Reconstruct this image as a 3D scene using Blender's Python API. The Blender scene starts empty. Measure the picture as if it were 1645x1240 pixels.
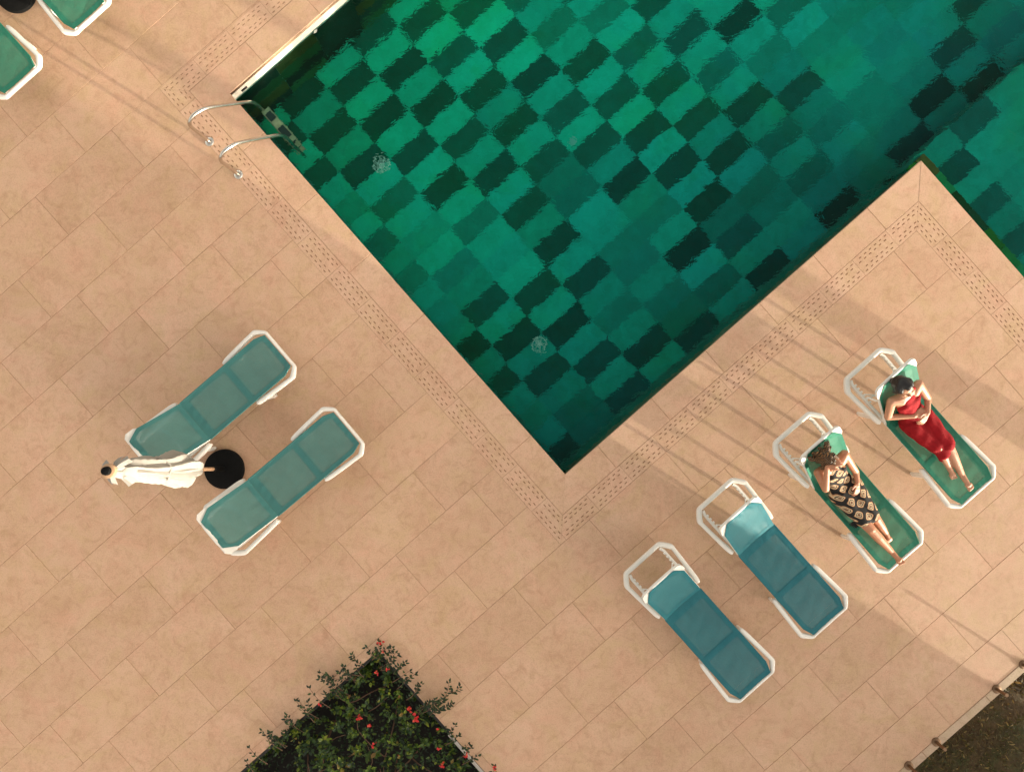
import bpy, bmesh, math, random
import numpy as np
from mathutils import Vector, Matrix, Quaternion

R = math.radians
scene = bpy.context.scene
COL = scene.collection

# ------------------------------------------------------------------ camera
H_CAM = 8.0                      # drone hovering 8 m above the deck, looking straight down
F_PX = 1085.6
cam_d = bpy.data.cameras.new('Camera')
cam = bpy.data.objects.new('Camera', cam_d)
COL.objects.link(cam)
cam.location = (0, 0, H_CAM)
cam.rotation_euler = (0, 0, 0)
cam_d.sensor_width = 36.0
cam_d.lens = 36.0 * F_PX / 1645.0
cam_d.clip_start = 0.05
cam_d.clip_end = 2000
scene.camera = cam

# ------------------------------------------------------------------ sky and sun
SUN_EL, SUN_AZ = R(6.0), math.atan2(-0.535, 0.845)      # low sun, from the lower right of the picture
SUN_DIR = Vector((math.cos(SUN_EL) * math.cos(SUN_AZ), math.cos(SUN_EL) * math.sin(SUN_AZ), math.sin(SUN_EL)))
world = bpy.data.worlds.new('World')
scene.world = world
world.use_nodes = True
wn, wl = world.node_tree.nodes, world.node_tree.links
wn.clear()
w_out = wn.new('ShaderNodeOutputWorld')
w_bg = wn.new('ShaderNodeBackground')
w_sky = wn.new('ShaderNodeTexSky')
w_sky.sky_type = 'NISHITA'
w_sky.sun_disc = False
w_sky.sun_elevation = SUN_EL
w_sky.sun_rotation = math.atan2(SUN_DIR.x, SUN_DIR.y)
w_sky.dust_density = 4.0
w_sky.air_density = 1.0
w_sky.ozone_density = 1.0
w_hs = wn.new('ShaderNodeHueSaturation')
w_hs.inputs['Saturation'].default_value = 0.18
w_mx = wn.new('ShaderNodeMix')
w_mx.data_type = 'RGBA'
w_mx.blend_type = 'MULTIPLY'
w_mx.inputs['Factor'].default_value = 1.0
w_mx.inputs['B'].default_value = (1.0, 0.918, 0.81, 1)     # hazy evening air, camera balance
w_bg.inputs['Strength'].default_value = 0.15
wl.new(w_sky.outputs[0], w_hs.inputs['Color'])
wl.new(w_hs.outputs[0], w_mx.inputs['A'])
wl.new(w_mx.outputs['Result'], w_bg.inputs['Color'])
wl.new(w_bg.outputs[0], w_out.inputs['Surface'])

sun_d = bpy.data.lights.new('Sun', 'SUN')
sun_d.energy = 1.55
sun_d.angle = R(0.7)
sun_d.color = (1.0, 0.93, 0.74)
sun = bpy.data.objects.new('Sun', sun_d)
COL.objects.link(sun)
sun.rotation_euler = (-SUN_DIR).to_track_quat('-Z', 'Y').to_euler()

scene.view_settings.view_transform = 'Standard'
scene.view_settings.look = 'None'
scene.view_settings.gamma = 1.0
scene.view_settings.exposure = 2.17
scene.render.engine = 'CYCLES'
scene.cycles.max_bounces = 10
scene.cycles.diffuse_bounces = 4
scene.cycles.glossy_bounces = 4
scene.cycles.transmission_bounces = 8
scene.cycles.transparent_max_bounces = 12
scene.cycles.sample_clamp_indirect = 3.0
scene.cycles.use_denoising = True

rng = random.Random(7)
nrg = np.random.default_rng(11)


# ------------------------------------------------------------------ frames
def W(px, py, z=0.0):
    """ground position of a point that the photograph shows at px, py and that is z above the deck"""
    k = (H_CAM - z) / F_PX
    return Vector(((px - 822.5) * k, -(py - 620.0) * k, z))


PANG = math.atan2(504, 572)                 # direction of the pool's edges
P0 = W(908, 762)
UX, UY = math.cos(PANG), math.sin(PANG)


def PW(a, c, z=0.0):                        # pool frame -> world
    return Vector((P0.x + a * UX - c * UY, P0.y + a * UY + c * UX, z))


def AC(w):                                  # world -> pool frame
    dx, dy = w.x - P0.x, w.y - P0.y
    return dx * UX + dy * UY, -dx * UY + dy * UX


# ------------------------------------------------------------------ materials
MATS = {}


def new_mat(name):
    m = bpy.data.materials.new(name)
    m.use_nodes = True
    nt = m.node_tree
    nt.nodes.clear()
    out = nt.nodes.new('ShaderNodeOutputMaterial')
    MATS[name] = m
    return m, nt, out


def N(nt, typ, **kw):
    n = nt.nodes.new(typ)
    for k, v in kw.items():
        if k in n.inputs:
            n.inputs[k].default_value = v
        else:
            setattr(n, k, v)
    return n


def mixc(nt, fac, a, b, blend='MIX'):
    n = nt.nodes.new('ShaderNodeMix')
    n.data_type = 'RGBA'
    n.blend_type = blend
    for key, v in (('Factor', fac), ('A', a), ('B', b)):
        if hasattr(v, 'is_linked') or hasattr(v, 'links'):
            nt.links.new(v, n.inputs[key])
        else:
            n.inputs[key].default_value = v if key == 'Factor' else (*v[:3], 1)
    return n.outputs['Result']


def ramp(nt, fac, stops, interp='LINEAR'):
    n = nt.nodes.new('ShaderNodeValToRGB')
    n.color_ramp.interpolation = interp
    els = n.color_ramp.elements
    while len(els) < len(stops):
        els.new(0.5)
    for e, (p, c) in zip(els, stops):
        e.position = p
        e.color = (*c, 1) if len(c) == 3 else c
    nt.links.new(fac, n.inputs['Fac'])
    return n.outputs['Color']


def noise(nt, vec, scale, detail=4, rough=0.55, dist=0.0):
    n = N(nt, 'ShaderNodeTexNoise', Scale=scale, Detail=detail, Roughness=rough, Distortion=dist)
    if vec is not None:
        nt.links.new(vec, n.inputs['Vector'])
    return n.outputs['Fac']


def math_n(nt, op, a, b=None):
    n = nt.nodes.new('ShaderNodeMath')
    n.operation = op
    for i, v in enumerate((a, b)):
        if v is None:
            continue
        if hasattr(v, 'links'):
            nt.links.new(v, n.inputs[i])
        else:
            n.inputs[i].default_value = v
    return n.outputs[0]


def bump(nt, height, strength=0.3, dist=0.01):
    n = N(nt, 'ShaderNodeBump', Strength=strength, Distance=dist)
    nt.links.new(height, n.inputs['Height'])
    return n.outputs['Normal']


def principled(nt, out, color, rough=0.6, normal=None, **kw):
    p = nt.nodes.new('ShaderNodeBsdfPrincipled')
    if hasattr(color, 'links'):
        nt.links.new(color, p.inputs['Base Color'])
    else:
        p.inputs['Base Color'].default_value = (*color, 1)
    if hasattr(rough, 'links'):
        nt.links.new(rough, p.inputs['Roughness'])
    else:
        p.inputs['Roughness'].default_value = rough
    if normal is not None:
        nt.links.new(normal, p.inputs['Normal'])
    for k, v in kw.items():
        p.inputs[k.replace('_', ' ')].default_value = v
    nt.links.new(p.outputs[0], out.inputs['Surface'])
    return p


def pos(nt):
    return nt.nodes.new('ShaderNodeNewGeometry').outputs['Position']


def rand_obj(nt):
    return nt.nodes.new('ShaderNodeObjectInfo').outputs['Random']


def island(nt):
    return nt.nodes.new('ShaderNodeNewGeometry').outputs['Random Per Island']


# --- travertine paving
def make_stone(name, base, var=0.05, isl=False):
    m, nt, out = new_mat(name)
    p = pos(nt)
    r = island(nt) if isl else rand_obj(nt)
    cx = nt.nodes.new('ShaderNodeVectorMath')
    cx.operation = 'MULTIPLY_ADD'
    comb = nt.nodes.new('ShaderNodeCombineXYZ')
    nt.links.new(r, comb.inputs[0]); nt.links.new(r, comb.inputs[1]); nt.links.new(r, comb.inputs[2])
    nt.links.new(comb.outputs[0], cx.inputs[0])
    cx.inputs[1].default_value = (31, 17, 9)
    nt.links.new(p, cx.inputs[2])
    v = cx.outputs[0]
    big = noise(nt, v, 1.6, 4, 0.6, 0.6)
    med = noise(nt, v, 7.0, 5, 0.65, 1.2)
    fine = noise(nt, v, 70.0, 3, 0.7)
    patch = noise(nt, p, 0.45, 3, 0.5)
    b = Vector(base)
    c = ramp(nt, big, [(0.25, (b.x * 0.93, b.y * .90, b.z * .87)), (0.5, tuple(b)), (0.78, (b.x * 1.06, b.y * 1.09, b.z * 1.14))])
    c2 = ramp(nt, med, [(0.30, (0.87, 0.83, 0.79)), (0.5, (1, 1, 1)), (0.75, (1.05, 1.06, 1.08))])
    c = mixc(nt, 1.0, c, c2, 'MULTIPLY')
    hz = noise(nt, p, 3.1, 4, 0.65, 0.7)
    c = mixc(nt, 1.0, c, ramp(nt, hz, [(0.30, (0.96, 1.0, 0.90)), (0.5, (1, 1, 1)), (0.70, (1.04, 0.975, 1.0))]), 'MULTIPLY')
    sc_ = noise(nt, p, 11.0, 6, 0.75, 2.5)                       # pale scuffs
    c = mixc(nt, ramp(nt, sc_, [(0.62, (0, 0, 0)), (0.74, (0.22,) * 3)]), c, (b.x * 1.22, b.y * 1.28, b.z * 1.36))
    dr_ = noise(nt, p, 0.9, 6, 0.75, 1.0)                        # broad dried-water stains
    c = mixc(nt, ramp(nt, dr_, [(0.56, (0, 0, 0)), (0.62, (0.13,) * 3), (0.72, (0.18,) * 3)]), c, (b.x * 0.80, b.y * 0.74, b.z * 0.68))
    c3 = ramp(nt, fine, [(0.25, (0.80, 0.77, 0.73)), (0.5, (1, 1, 1)), (0.8, (1.10, 1.10, 1.10))])
    c = mixc(nt, 1.0, c, c3, 'MULTIPLY')
    # brown rust-like weather spots
    sp = noise(nt, p, 2.3, 6, 0.72, 0.8)
    spf = ramp(nt, sp, [(0.60, (0, 0, 0)), (0.78, (0.55, 0.55, 0.55))])
    c = mixc(nt, spf, c, (b.x * 0.72, b.y * 0.60, b.z * 0.50))
    # pin holes
    vo = N(nt, 'ShaderNodeTexVoronoi', Scale=26.0)
    nt.links.new(v, vo.inputs['Vector'])
    pit = ramp(nt, vo.outputs['Distance'], [(0.045, (0.45, 0.42, 0.4)), (0.085, (1, 1, 1))])
    pm = ramp(nt, noise(nt, v, 5.0, 2), [(0.55, (0, 0, 0)), (0.66, (1, 1, 1))])
    c = mixc(nt, pm, c, mixc(nt, 1.0, c, pit, 'MULTIPLY'))
    pc = ramp(nt, patch, [(0.3, (0.95, 0.94, 0.92)), (0.7, (1.04, 1.04, 1.05))])
    c = mixc(nt, 1.0, c, pc, 'MULTIPLY')
    rc = ramp(nt, r, [(0.0, (1 - var, 1 - var * 1.15, 1 - var * 1.3)), (0.5, (1, 0.995, 1.0)), (1.0, (1 + var * .5, 1 + var * .5, 1 + var * .4))])
    c = mixc(nt, 1.0, c, rc, 'MULTIPLY')
    hmix = math_n(nt, 'ADD', math_n(nt, 'MULTIPLY', fine, 0.35), med)
    rr = ramp(nt, med, [(0.2, (0.55,) * 3), (0.8, (0.78,) * 3)])
    principled(nt, out, c, rr, bump(nt, hmix, 0.25, 0.004))
    return m


make_stone('deck_stone', (0.59, 0.372, 0.238))
make_stone('deck_stone_far', (0.59, 0.372, 0.238), isl=True)
make_stone('coping_stone', (0.605, 0.383, 0.250), 0.03)
make_stone('drain_stone', (0.605, 0.383, 0.250), 0.03)
make_stone('kerb_stone', (0.50, 0.36, 0.245), 0.06)


def simple(name, color, rough=0.5, var=0.0, scale=20.0, bstr=0.0, **kw):
    m, nt, out = new_mat(name)
    c = color
    nrm = None
    if var or bstr:
        tc = nt.nodes.new('ShaderNodeTexCoord').outputs['Object']
        nz = noise(nt, tc, scale, 5, 0.6)
        if var:
            c = ramp(nt, nz, [(0.25, tuple(x * (1 - var) for x in color)), (0.75, tuple(min(1, x * (1 + var)) for x in color))])
        if bstr:
            nrm = bump(nt, nz, bstr, 0.01)
    principled(nt, out, c, rough, nrm, **kw)
    return m


m, nt, out = new_mat('joint_mortar')
jn = noise(nt, pos(nt), 1.1, 5, 0.7, 0.5)
principled(nt, out, ramp(nt, jn, [(0.30, (0.22, 0.125, 0.07)), (0.42, (0.42, 0.265, 0.165)), (0.58, (0.56, 0.355, 0.225))]), 0.9)
simple('white_resin', (0.80, 0.76, 0.69), 0.38, 0.05, 9)
simple('steel', (0.62, 0.58, 0.52), 0.22, Metallic=1.0)
simple('dull_steel', (0.55, 0.38, 0.22), 0.5, 0.3, 30, Metallic=0.3)
simple('tread_pad', (0.80, 0.46, 0.27), 0.7, 0.2, 20)
simple('tread_dark', (0.035, 0.03, 0.022), 0.6)
simple('black_base', (0.006, 0.006, 0.006), 0.85, 0.4, 30, Specular_IOR_Level=0.15)
simple('bare_wood', (0.50, 0.30, 0.17), 0.5, 0.2, 14)
simple('brass', (0.22, 0.135, 0.08), 0.42, 0.25, 40, Metallic=0.85)
simple('pool_shell', (0.010, 0.26, 0.19), 0.7, 0.3, 3)
simple('pale_render', (0.72, 0.66, 0.55), 0.8, 0.10, 7)
simple('dark_slot', (0.015, 0.013, 0.012), 0.8)
simple('drain_channel', (0.27, 0.14, 0.068), 0.9)
simple('skin_fair', (0.50, 0.245, 0.145), 0.5, 0.08, 12, Subsurface_Weight=0.0)
simple('skin_tan', (0.47, 0.20, 0.105), 0.5, 0.08, 12)
simple('red_cloth', (0.28, 0.006, 0.010), 0.85, 0.25, 9, 0.5, Specular_IOR_Level=0.2)
simple('black_hair', (0.010, 0.008, 0.008), 0.42, 0.3, 60, 0.6)
simple('lips', (0.42, 0.10, 0.08), 0.45)
simple('dark_eye', (0.02, 0.012, 0.01), 0.4)
simple('pool_light_lens', (0.10, 0.34, 0.28), 0.5)
simple('grille_white', (0.62, 0.66, 0.58), 0.5)
simple('house_wall', (0.62, 0.55, 0.46), 0.9, 0.08, 2)
simple('house_roof', (0.35, 0.20, 0.13), 0.9, 0.15, 3)
simple('house_glass', (0.05, 0.06, 0.07), 0.08)
simple('palm_bark', (0.20, 0.14, 0.09), 0.95, 0.35, 12, 0.8)
simple('soil', (0.014, 0.011, 0.008), 0.95, 0.4, 9, 0.8)
simple('black_edging', (0.014, 0.013, 0.012), 0.6)
simple('twig', (0.16, 0.085, 0.05), 0.8, 0.3, 20)
simple('metal_trim', (0.50, 0.45, 0.40), 0.4, 0.1, 20, Metallic=0.3)
simple('black_tassel', (0.008, 0.008, 0.008), 0.9)

# curly brown hair
m, nt, out = new_mat('brown_hair')
tc = nt.nodes.new('ShaderNodeTexCoord').outputs['Object']
wv = N(nt, 'ShaderNodeTexWave', Scale=22.0, Distortion=9.0, Detail=3.0)
nt.links.new(tc, wv.inputs['Vector'])
c = ramp(nt, wv.outputs['Fac'], [(0.2, (0.012, 0.007, 0.004)), (0.6, (0.055, 0.024, 0.010)), (0.95, (0.30, 0.14, 0.045))])
principled(nt, out, c, 0.5, bump(nt, wv.outputs['Fac'], 0.8, 0.01))

# canvas of the parasol
m, nt, out = new_mat('canvas')
tc = nt.nodes.new('ShaderNodeTexCoord').outputs['Object']
nz = noise(nt, tc, 7, 5, 0.6)
df = N(nt, 'ShaderNodeBsdfDiffuse')
tl = N(nt, 'ShaderNodeBsdfTranslucent')
c = ramp(nt, nz, [(0.3, (0.49, 0.455, 0.41)), (0.7, (0.55, 0.515, 0.465))])
nt.links.new(c, df.inputs['Color']); nt.links.new(c, tl.inputs['Color'])
bm_ = bump(nt, noise(nt, tc, 25, 4), 0.4, 0.01)
nt.links.new(bm_, df.inputs['Normal'])
mx = N(nt, 'ShaderNodeMixShader', Fac=0.35)
nt.links.new(df.outputs[0], mx.inputs[1]); nt.links.new(tl.outputs[0], mx.inputs[2])
nt.links.new(mx.outputs[0], out.inputs['Surface'])


# mesh textile of the loungers: the weave lets part of the ground show through
def make_sling(name, open_area, dark=1.0, hue=(0.060, 0.235, 0.225)):
    m, nt, out = new_mat(name)
    tc = nt.nodes.new('ShaderNodeTexCoord').outputs['Object']
    nz = noise(nt, tc, 4.0, 5, 0.6)
    fi = noise(nt, tc, 90.0, 2, 0.6)
    ri = rand_obj(nt)
    col = tuple(x * dark for x in hue)
    c = ramp(nt, nz, [(0.25, tuple(x * 0.86 for x in col)), (0.75, (col[0] * 1.25, col[1] * 1.10, col[2] * 1.06))])
    c = mixc(nt, 0.5, c, ramp(nt, fi, [(0.3, (0.85,) * 3), (0.7, (1.1,) * 3)]), 'MULTIPLY')
    df = N(nt, 'ShaderNodeBsdfDiffuse')
    tl = N(nt, 'ShaderNodeBsdfTranslucent')
    nt.links.new(c, df.inputs['Color']); nt.links.new(c, tl.inputs['Color'])
    wr = math_n(nt, 'ADD', noise(nt, tc, 9.0, 3, 0.5, 1.0), math_n(nt, 'MULTIPLY', fi, 0.1))
    b = bump(nt, wr, 0.35, 0.02)
    nt.links.new(b, df.inputs['Normal'])
    m1 = N(nt, 'ShaderNodeMixShader', Fac=0.22)
    nt.links.new(df.outputs[0], m1.inputs[1]); nt.links.new(tl.outputs[0], m1.inputs[2])
    gl = N(nt, 'ShaderNodeBsdfGlossy', Roughness=0.5)
    m2 = N(nt, 'ShaderNodeMixShader', Fac=0.03)
    nt.links.new(m1.outputs[0], m2.inputs[1]); nt.links.new(gl.outputs[0], m2.inputs[2])
    tr = N(nt, 'ShaderNodeBsdfTransparent')
    m3 = N(nt, 'ShaderNodeMixShader', Fac=open_area)
    nt.links.new(m2.outputs[0], m3.inputs[1]); nt.links.new(tr.outputs[0], m3.inputs[2])
    nt.links.new(m3.outputs[0], out.inputs['Surface'])
    return m


make_sling('teal_sling', 0.14)
make_sling('teal_hem', 0.04, 1.0)
make_sling('blue_sling', 0.09, 1.0, (0.016, 0.175, 0.215))
make_sling('blue_hem', 0.04, 1.0, (0.016, 0.175, 0.215))
make_sling('green_sling', 0.10, 1.0, (0.030, 0.255, 0.165))
make_sling('green_hem', 0.0, 0.9, (0.030, 0.255, 0.165))

# pool tiles: colour is set per tile, with a painted light fall-off
m, nt, out = new_mat('pool_tile')
oi = nt.nodes.new('ShaderNodeObjectInfo')
p = pos(nt)
mo = noise(nt, p, 6.0, 5, 0.65, 0.5)
c = mixc(nt, 1.0, oi.outputs['Color'], ramp(nt, mo, [(0.25, (0.70, 0.78, 0.74)), (0.75, (1.25, 1.15, 1.18))]), 'MULTIPLY')
gr = noise(nt, p, 40.0, 3, 0.7)
c = mixc(nt, 0.7, c, ramp(nt, gr, [(0.25, (0.75,) * 3), (0.75, (1.15,) * 3)]), 'MULTIPLY')
alg = ramp(nt, noise(nt, p, 0.7, 5, 0.65, 0.4), [(0.50, (0, 0, 0)), (0.72, (0.55, 0.55, 0.55))])
c = mixc(nt, alg, c, mixc(nt, 1.0, c, (1.5, 1.0, 0.5), 'MULTIPLY'))
principled(nt, out, c, 0.8, Specular_IOR_Level=0.0)
m, nt, out = new_mat('pool_wall_tile')
r = island(nt)
p = pos(nt)
mo = noise(nt, p, 5.0, 6, 0.7, 0.8)
c = ramp(nt, mo, [(0.3, (0.006, 0.07, 0.035)), (0.55, (0.02, 0.13, 0.05)), (0.75, (0.10, 0.11, 0.03))])
principled(nt, out, c, 0.6)

# pool water
m, nt, out = new_mat('pool_water')
p = pos(nt)
mp = N(nt, 'ShaderNodeMapping')
mp.inputs['Rotation'].default_value = (0, 0, R(-25))
mp.inputs['Scale'].default_value = (1.0, 1.5, 1.0)
nt.links.new(p, mp.inputs['Vector'])
n1 = noise(nt, mp.outputs[0], 3.2, 3, 0.5, 0.6)
n2 = noise(nt, mp.outputs[0], 8.0, 3, 0.5, 1.4)
n3 = noise(nt, mp.outputs[0], 34.0, 2, 0.5, 0.4)
patchy = ramp(nt, noise(nt, p, 0.55, 3, 0.5), [(0.35, (0.25,) * 3), (0.65, (1,) * 3)])
hh = math_n(nt, 'ADD', math_n(nt, 'MULTIPLY', n1, 1.0), math_n(nt, 'MULTIPLY', math_n(nt, 'ADD', math_n(nt, 'MULTIPLY', n2, 0.50), math_n(nt, 'MULTIPLY', n3, 0.07)), patchy))
wn_ = bump(nt, hh, 1.0, 0.022)
rf = N(nt, 'ShaderNodeBsdfRefraction', IOR=1.33, Roughness=0.0)
rf.inputs['Color'].default_value = (0.62, 1.0, 0.98, 1)
gs = N(nt, 'ShaderNodeBsdfGlossy', Roughness=0.02)
fr = N(nt, 'ShaderNodeFresnel', IOR=1.33)
for q in (rf, gs, fr):
    nt.links.new(wn_, q.inputs['Normal'])
mxw = N(nt, 'ShaderNodeMixShader')
nt.links.new(math_n(nt, 'MULTIPLY', fr.outputs[0], 0.40), mxw.inputs['Fac'])      # glare mostly cut, as by a polarising filter
nt.links.new(rf.outputs[0], mxw.inputs[1]); nt.links.new(gs.outputs[0], mxw.inputs[2])
nt.links.new(mxw.outputs[0], out.inputs['Surface'])

# crochet pattern dress: rows of black-edged lozenges with cream and brown rings
m, nt, out = new_mat('patterned_cloth')
tc = nt.nodes.new('ShaderNodeTexCoord').outputs['Object']
dn = N(nt, 'ShaderNodeTexNoise', Scale=5.0, Detail=2.0)
nt.links.new(tc, dn.inputs['Vector'])
wob = nt.nodes.new('ShaderNodeVectorMath'); wob.operation = 'MULTIPLY_ADD'
nt.links.new(dn.outputs['Color'], wob.inputs[0]); wob.inputs[1].default_value = (0.05, 0.05, 0.05); nt.links.new(tc, wob.inputs[2])
sx = nt.nodes.new('ShaderNodeSeparateXYZ'); nt.links.new(wob.outputs[0], sx.inputs[0])
SC = 1 / 0.145
xx = math_n(nt, 'ADD', sx.outputs[0], math_n(nt, 'MULTIPLY', sx.outputs[2], 0.7))
s_ = math_n(nt, 'MULTIPLY', math_n(nt, 'ADD', xx, math_n(nt, 'MULTIPLY', sx.outputs[1], 0.75)), SC)
t_ = math_n(nt, 'MULTIPLY', math_n(nt, 'SUBTRACT', math_n(nt, 'MULTIPLY', xx, 0.75), sx.outputs[1]), SC)
def cellv(v):
    return math_n(nt, 'ABSOLUTE', math_n(nt, 'SUBTRACT', math_n(nt, 'FRACT', v), 0.5))
cs, ct = cellv(s_), cellv(t_)
pw = math_n(nt, 'POWER', math_n(nt, 'ADD', math_n(nt, 'POWER', cs, 4.0), math_n(nt, 'POWER', ct, 4.0)), 0.25)
K, CR, BR = (0.008, 0.006, 0.005), (0.62, 0.45, 0.27), (0.28, 0.11, 0.05)
OR = (0.50, 0.24, 0.11)
c = ramp(nt, pw, [(0.0, BR), (0.07, K), (0.11, CR), (0.18, K), (0.235, CR), (0.30, OR), (0.345, K)], 'CONSTANT')
principled(nt, out, c, 0.85, bump(nt, noise(nt, tc, 60, 3), 0.4, 0.006))


# leaves
def make_leaf(name, cols, transl=0.25, fresh=None):
    m, nt, out = new_mat(name)
    r = island(nt)
    c = ramp(nt, r, cols)
    if fresh:                       # shoots of new, paler leaves in clumps
        fz = ramp(nt, noise(nt, pos(nt), 6.5, 3, 0.6), [(0.54, (0, 0, 0)), (0.64, (0.85,) * 3)])
        c = mixc(nt, fz, c, ramp(nt, r, fresh))
    df = N(nt, 'ShaderNodeBsdfPrincipled', Roughness=0.5)
    nt.links.new(c, df.inputs['Base Color'])
    tl = N(nt, 'ShaderNodeBsdfTranslucent')
    nt.links.new(c, tl.inputs['Color'])
    mx = N(nt, 'ShaderNodeMixShader', Fac=transl)
    nt.links.new(df.outputs[0], mx.inputs[1]); nt.links.new(tl.outputs[0], mx.inputs[2])
    nt.links.new(mx.outputs[0], out.inputs['Surface'])


make_leaf('shrub_leaf', [(0.0, (0.010, 0.026, 0.006)), (0.4, (0.022, 0.058, 0.009)), (0.78, (0.060, 0.110, 0.010)), (0.96, (0.16, 0.20, 0.014)), (1.0, (0.20, 0.09, 0.02))], fresh=[(0.0, (0.07, 0.15, 0.010)), (0.6, (0.18, 0.27, 0.012)), (1.0, (0.34, 0.37, 0.02))])
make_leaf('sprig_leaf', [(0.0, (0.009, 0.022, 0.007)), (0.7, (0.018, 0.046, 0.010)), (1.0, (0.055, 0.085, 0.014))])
make_leaf('petal', [(0.0, (0.60, 0.015, 0.018)), (0.6, (0.78, 0.035, 0.035)), (1.0, (0.85, 0.12, 0.06))])
make_leaf('dry_grass', [(0.0, (0.05, 0.032, 0.014)), (0.40, (0.13, 0.08, 0.03)), (0.68, (0.08, 0.085, 0.02)), (0.9, (0.24, 0.16, 0.055)), (1.0, (0.42, 0.30, 0.10))])
make_leaf('palm_frond', [(0.0, (0.04, 0.08, 0.02)), (1.0, (0.09, 0.13, 0.03))])

m, nt, out = new_mat('rough_ground')
p = pos(nt)
c = ramp(nt, noise(nt, p, 1.3, 7, 0.7, 0.6), [(0.3, (0.07, 0.045, 0.022)), (0.5, (0.14, 0.09, 0.04)), (0.62, (0.075, 0.08, 0.026)), (0.8, (0.26, 0.17, 0.075))])
c = mixc(nt, 0.8, c, ramp(nt, noise(nt, p, 25, 4, 0.7), [(0.3, (0.5,) * 3), (0.7, (1.2,) * 3)]), 'MULTIPLY')
principled(nt, out, c, 0.95, bump(nt, noise(nt, p, 14, 5, 0.7), 0.8, 0.05))


# ------------------------------------------------------------------ mesh helpers
def link(o, parent=None):
    COL.objects.link(o)
    if parent is not None:
        o.parent = parent
    return o


def tag(o, label=None, cat=None, group=None, kind=None):
    if label: o['label'] = label
    if cat: o['category'] = cat
    if group: o['group'] = group
    if kind: o['kind'] = kind
    return o


def empty(name, loc=(0, 0, 0), rz=0.0):
    o = bpy.data.objects.new(name, None)
    o.empty_display_size = 0.1
    o.location = loc
    o.rotation_euler = (0, 0, rz)
    return link(o)


def catmull(pts, n=6):
    P = [Vector(p) for p in pts]
    P = [P[0] * 2 - P[1]] + P + [P[-1] * 2 - P[-2]]
    out = []
    for i in range(1, len(P) - 2):
        a, b, c, d = P[i - 1:i + 3]
        for k in range(n):
            t = k / n
            out.append(0.5 * ((2 * b) + (c - a) * t + (2 * a - 5 * b + 4 * c - d) * t * t + (-a + 3 * b - 3 * c + d) * t ** 3))
    out.append(P[-2].copy())
    return out


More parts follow.
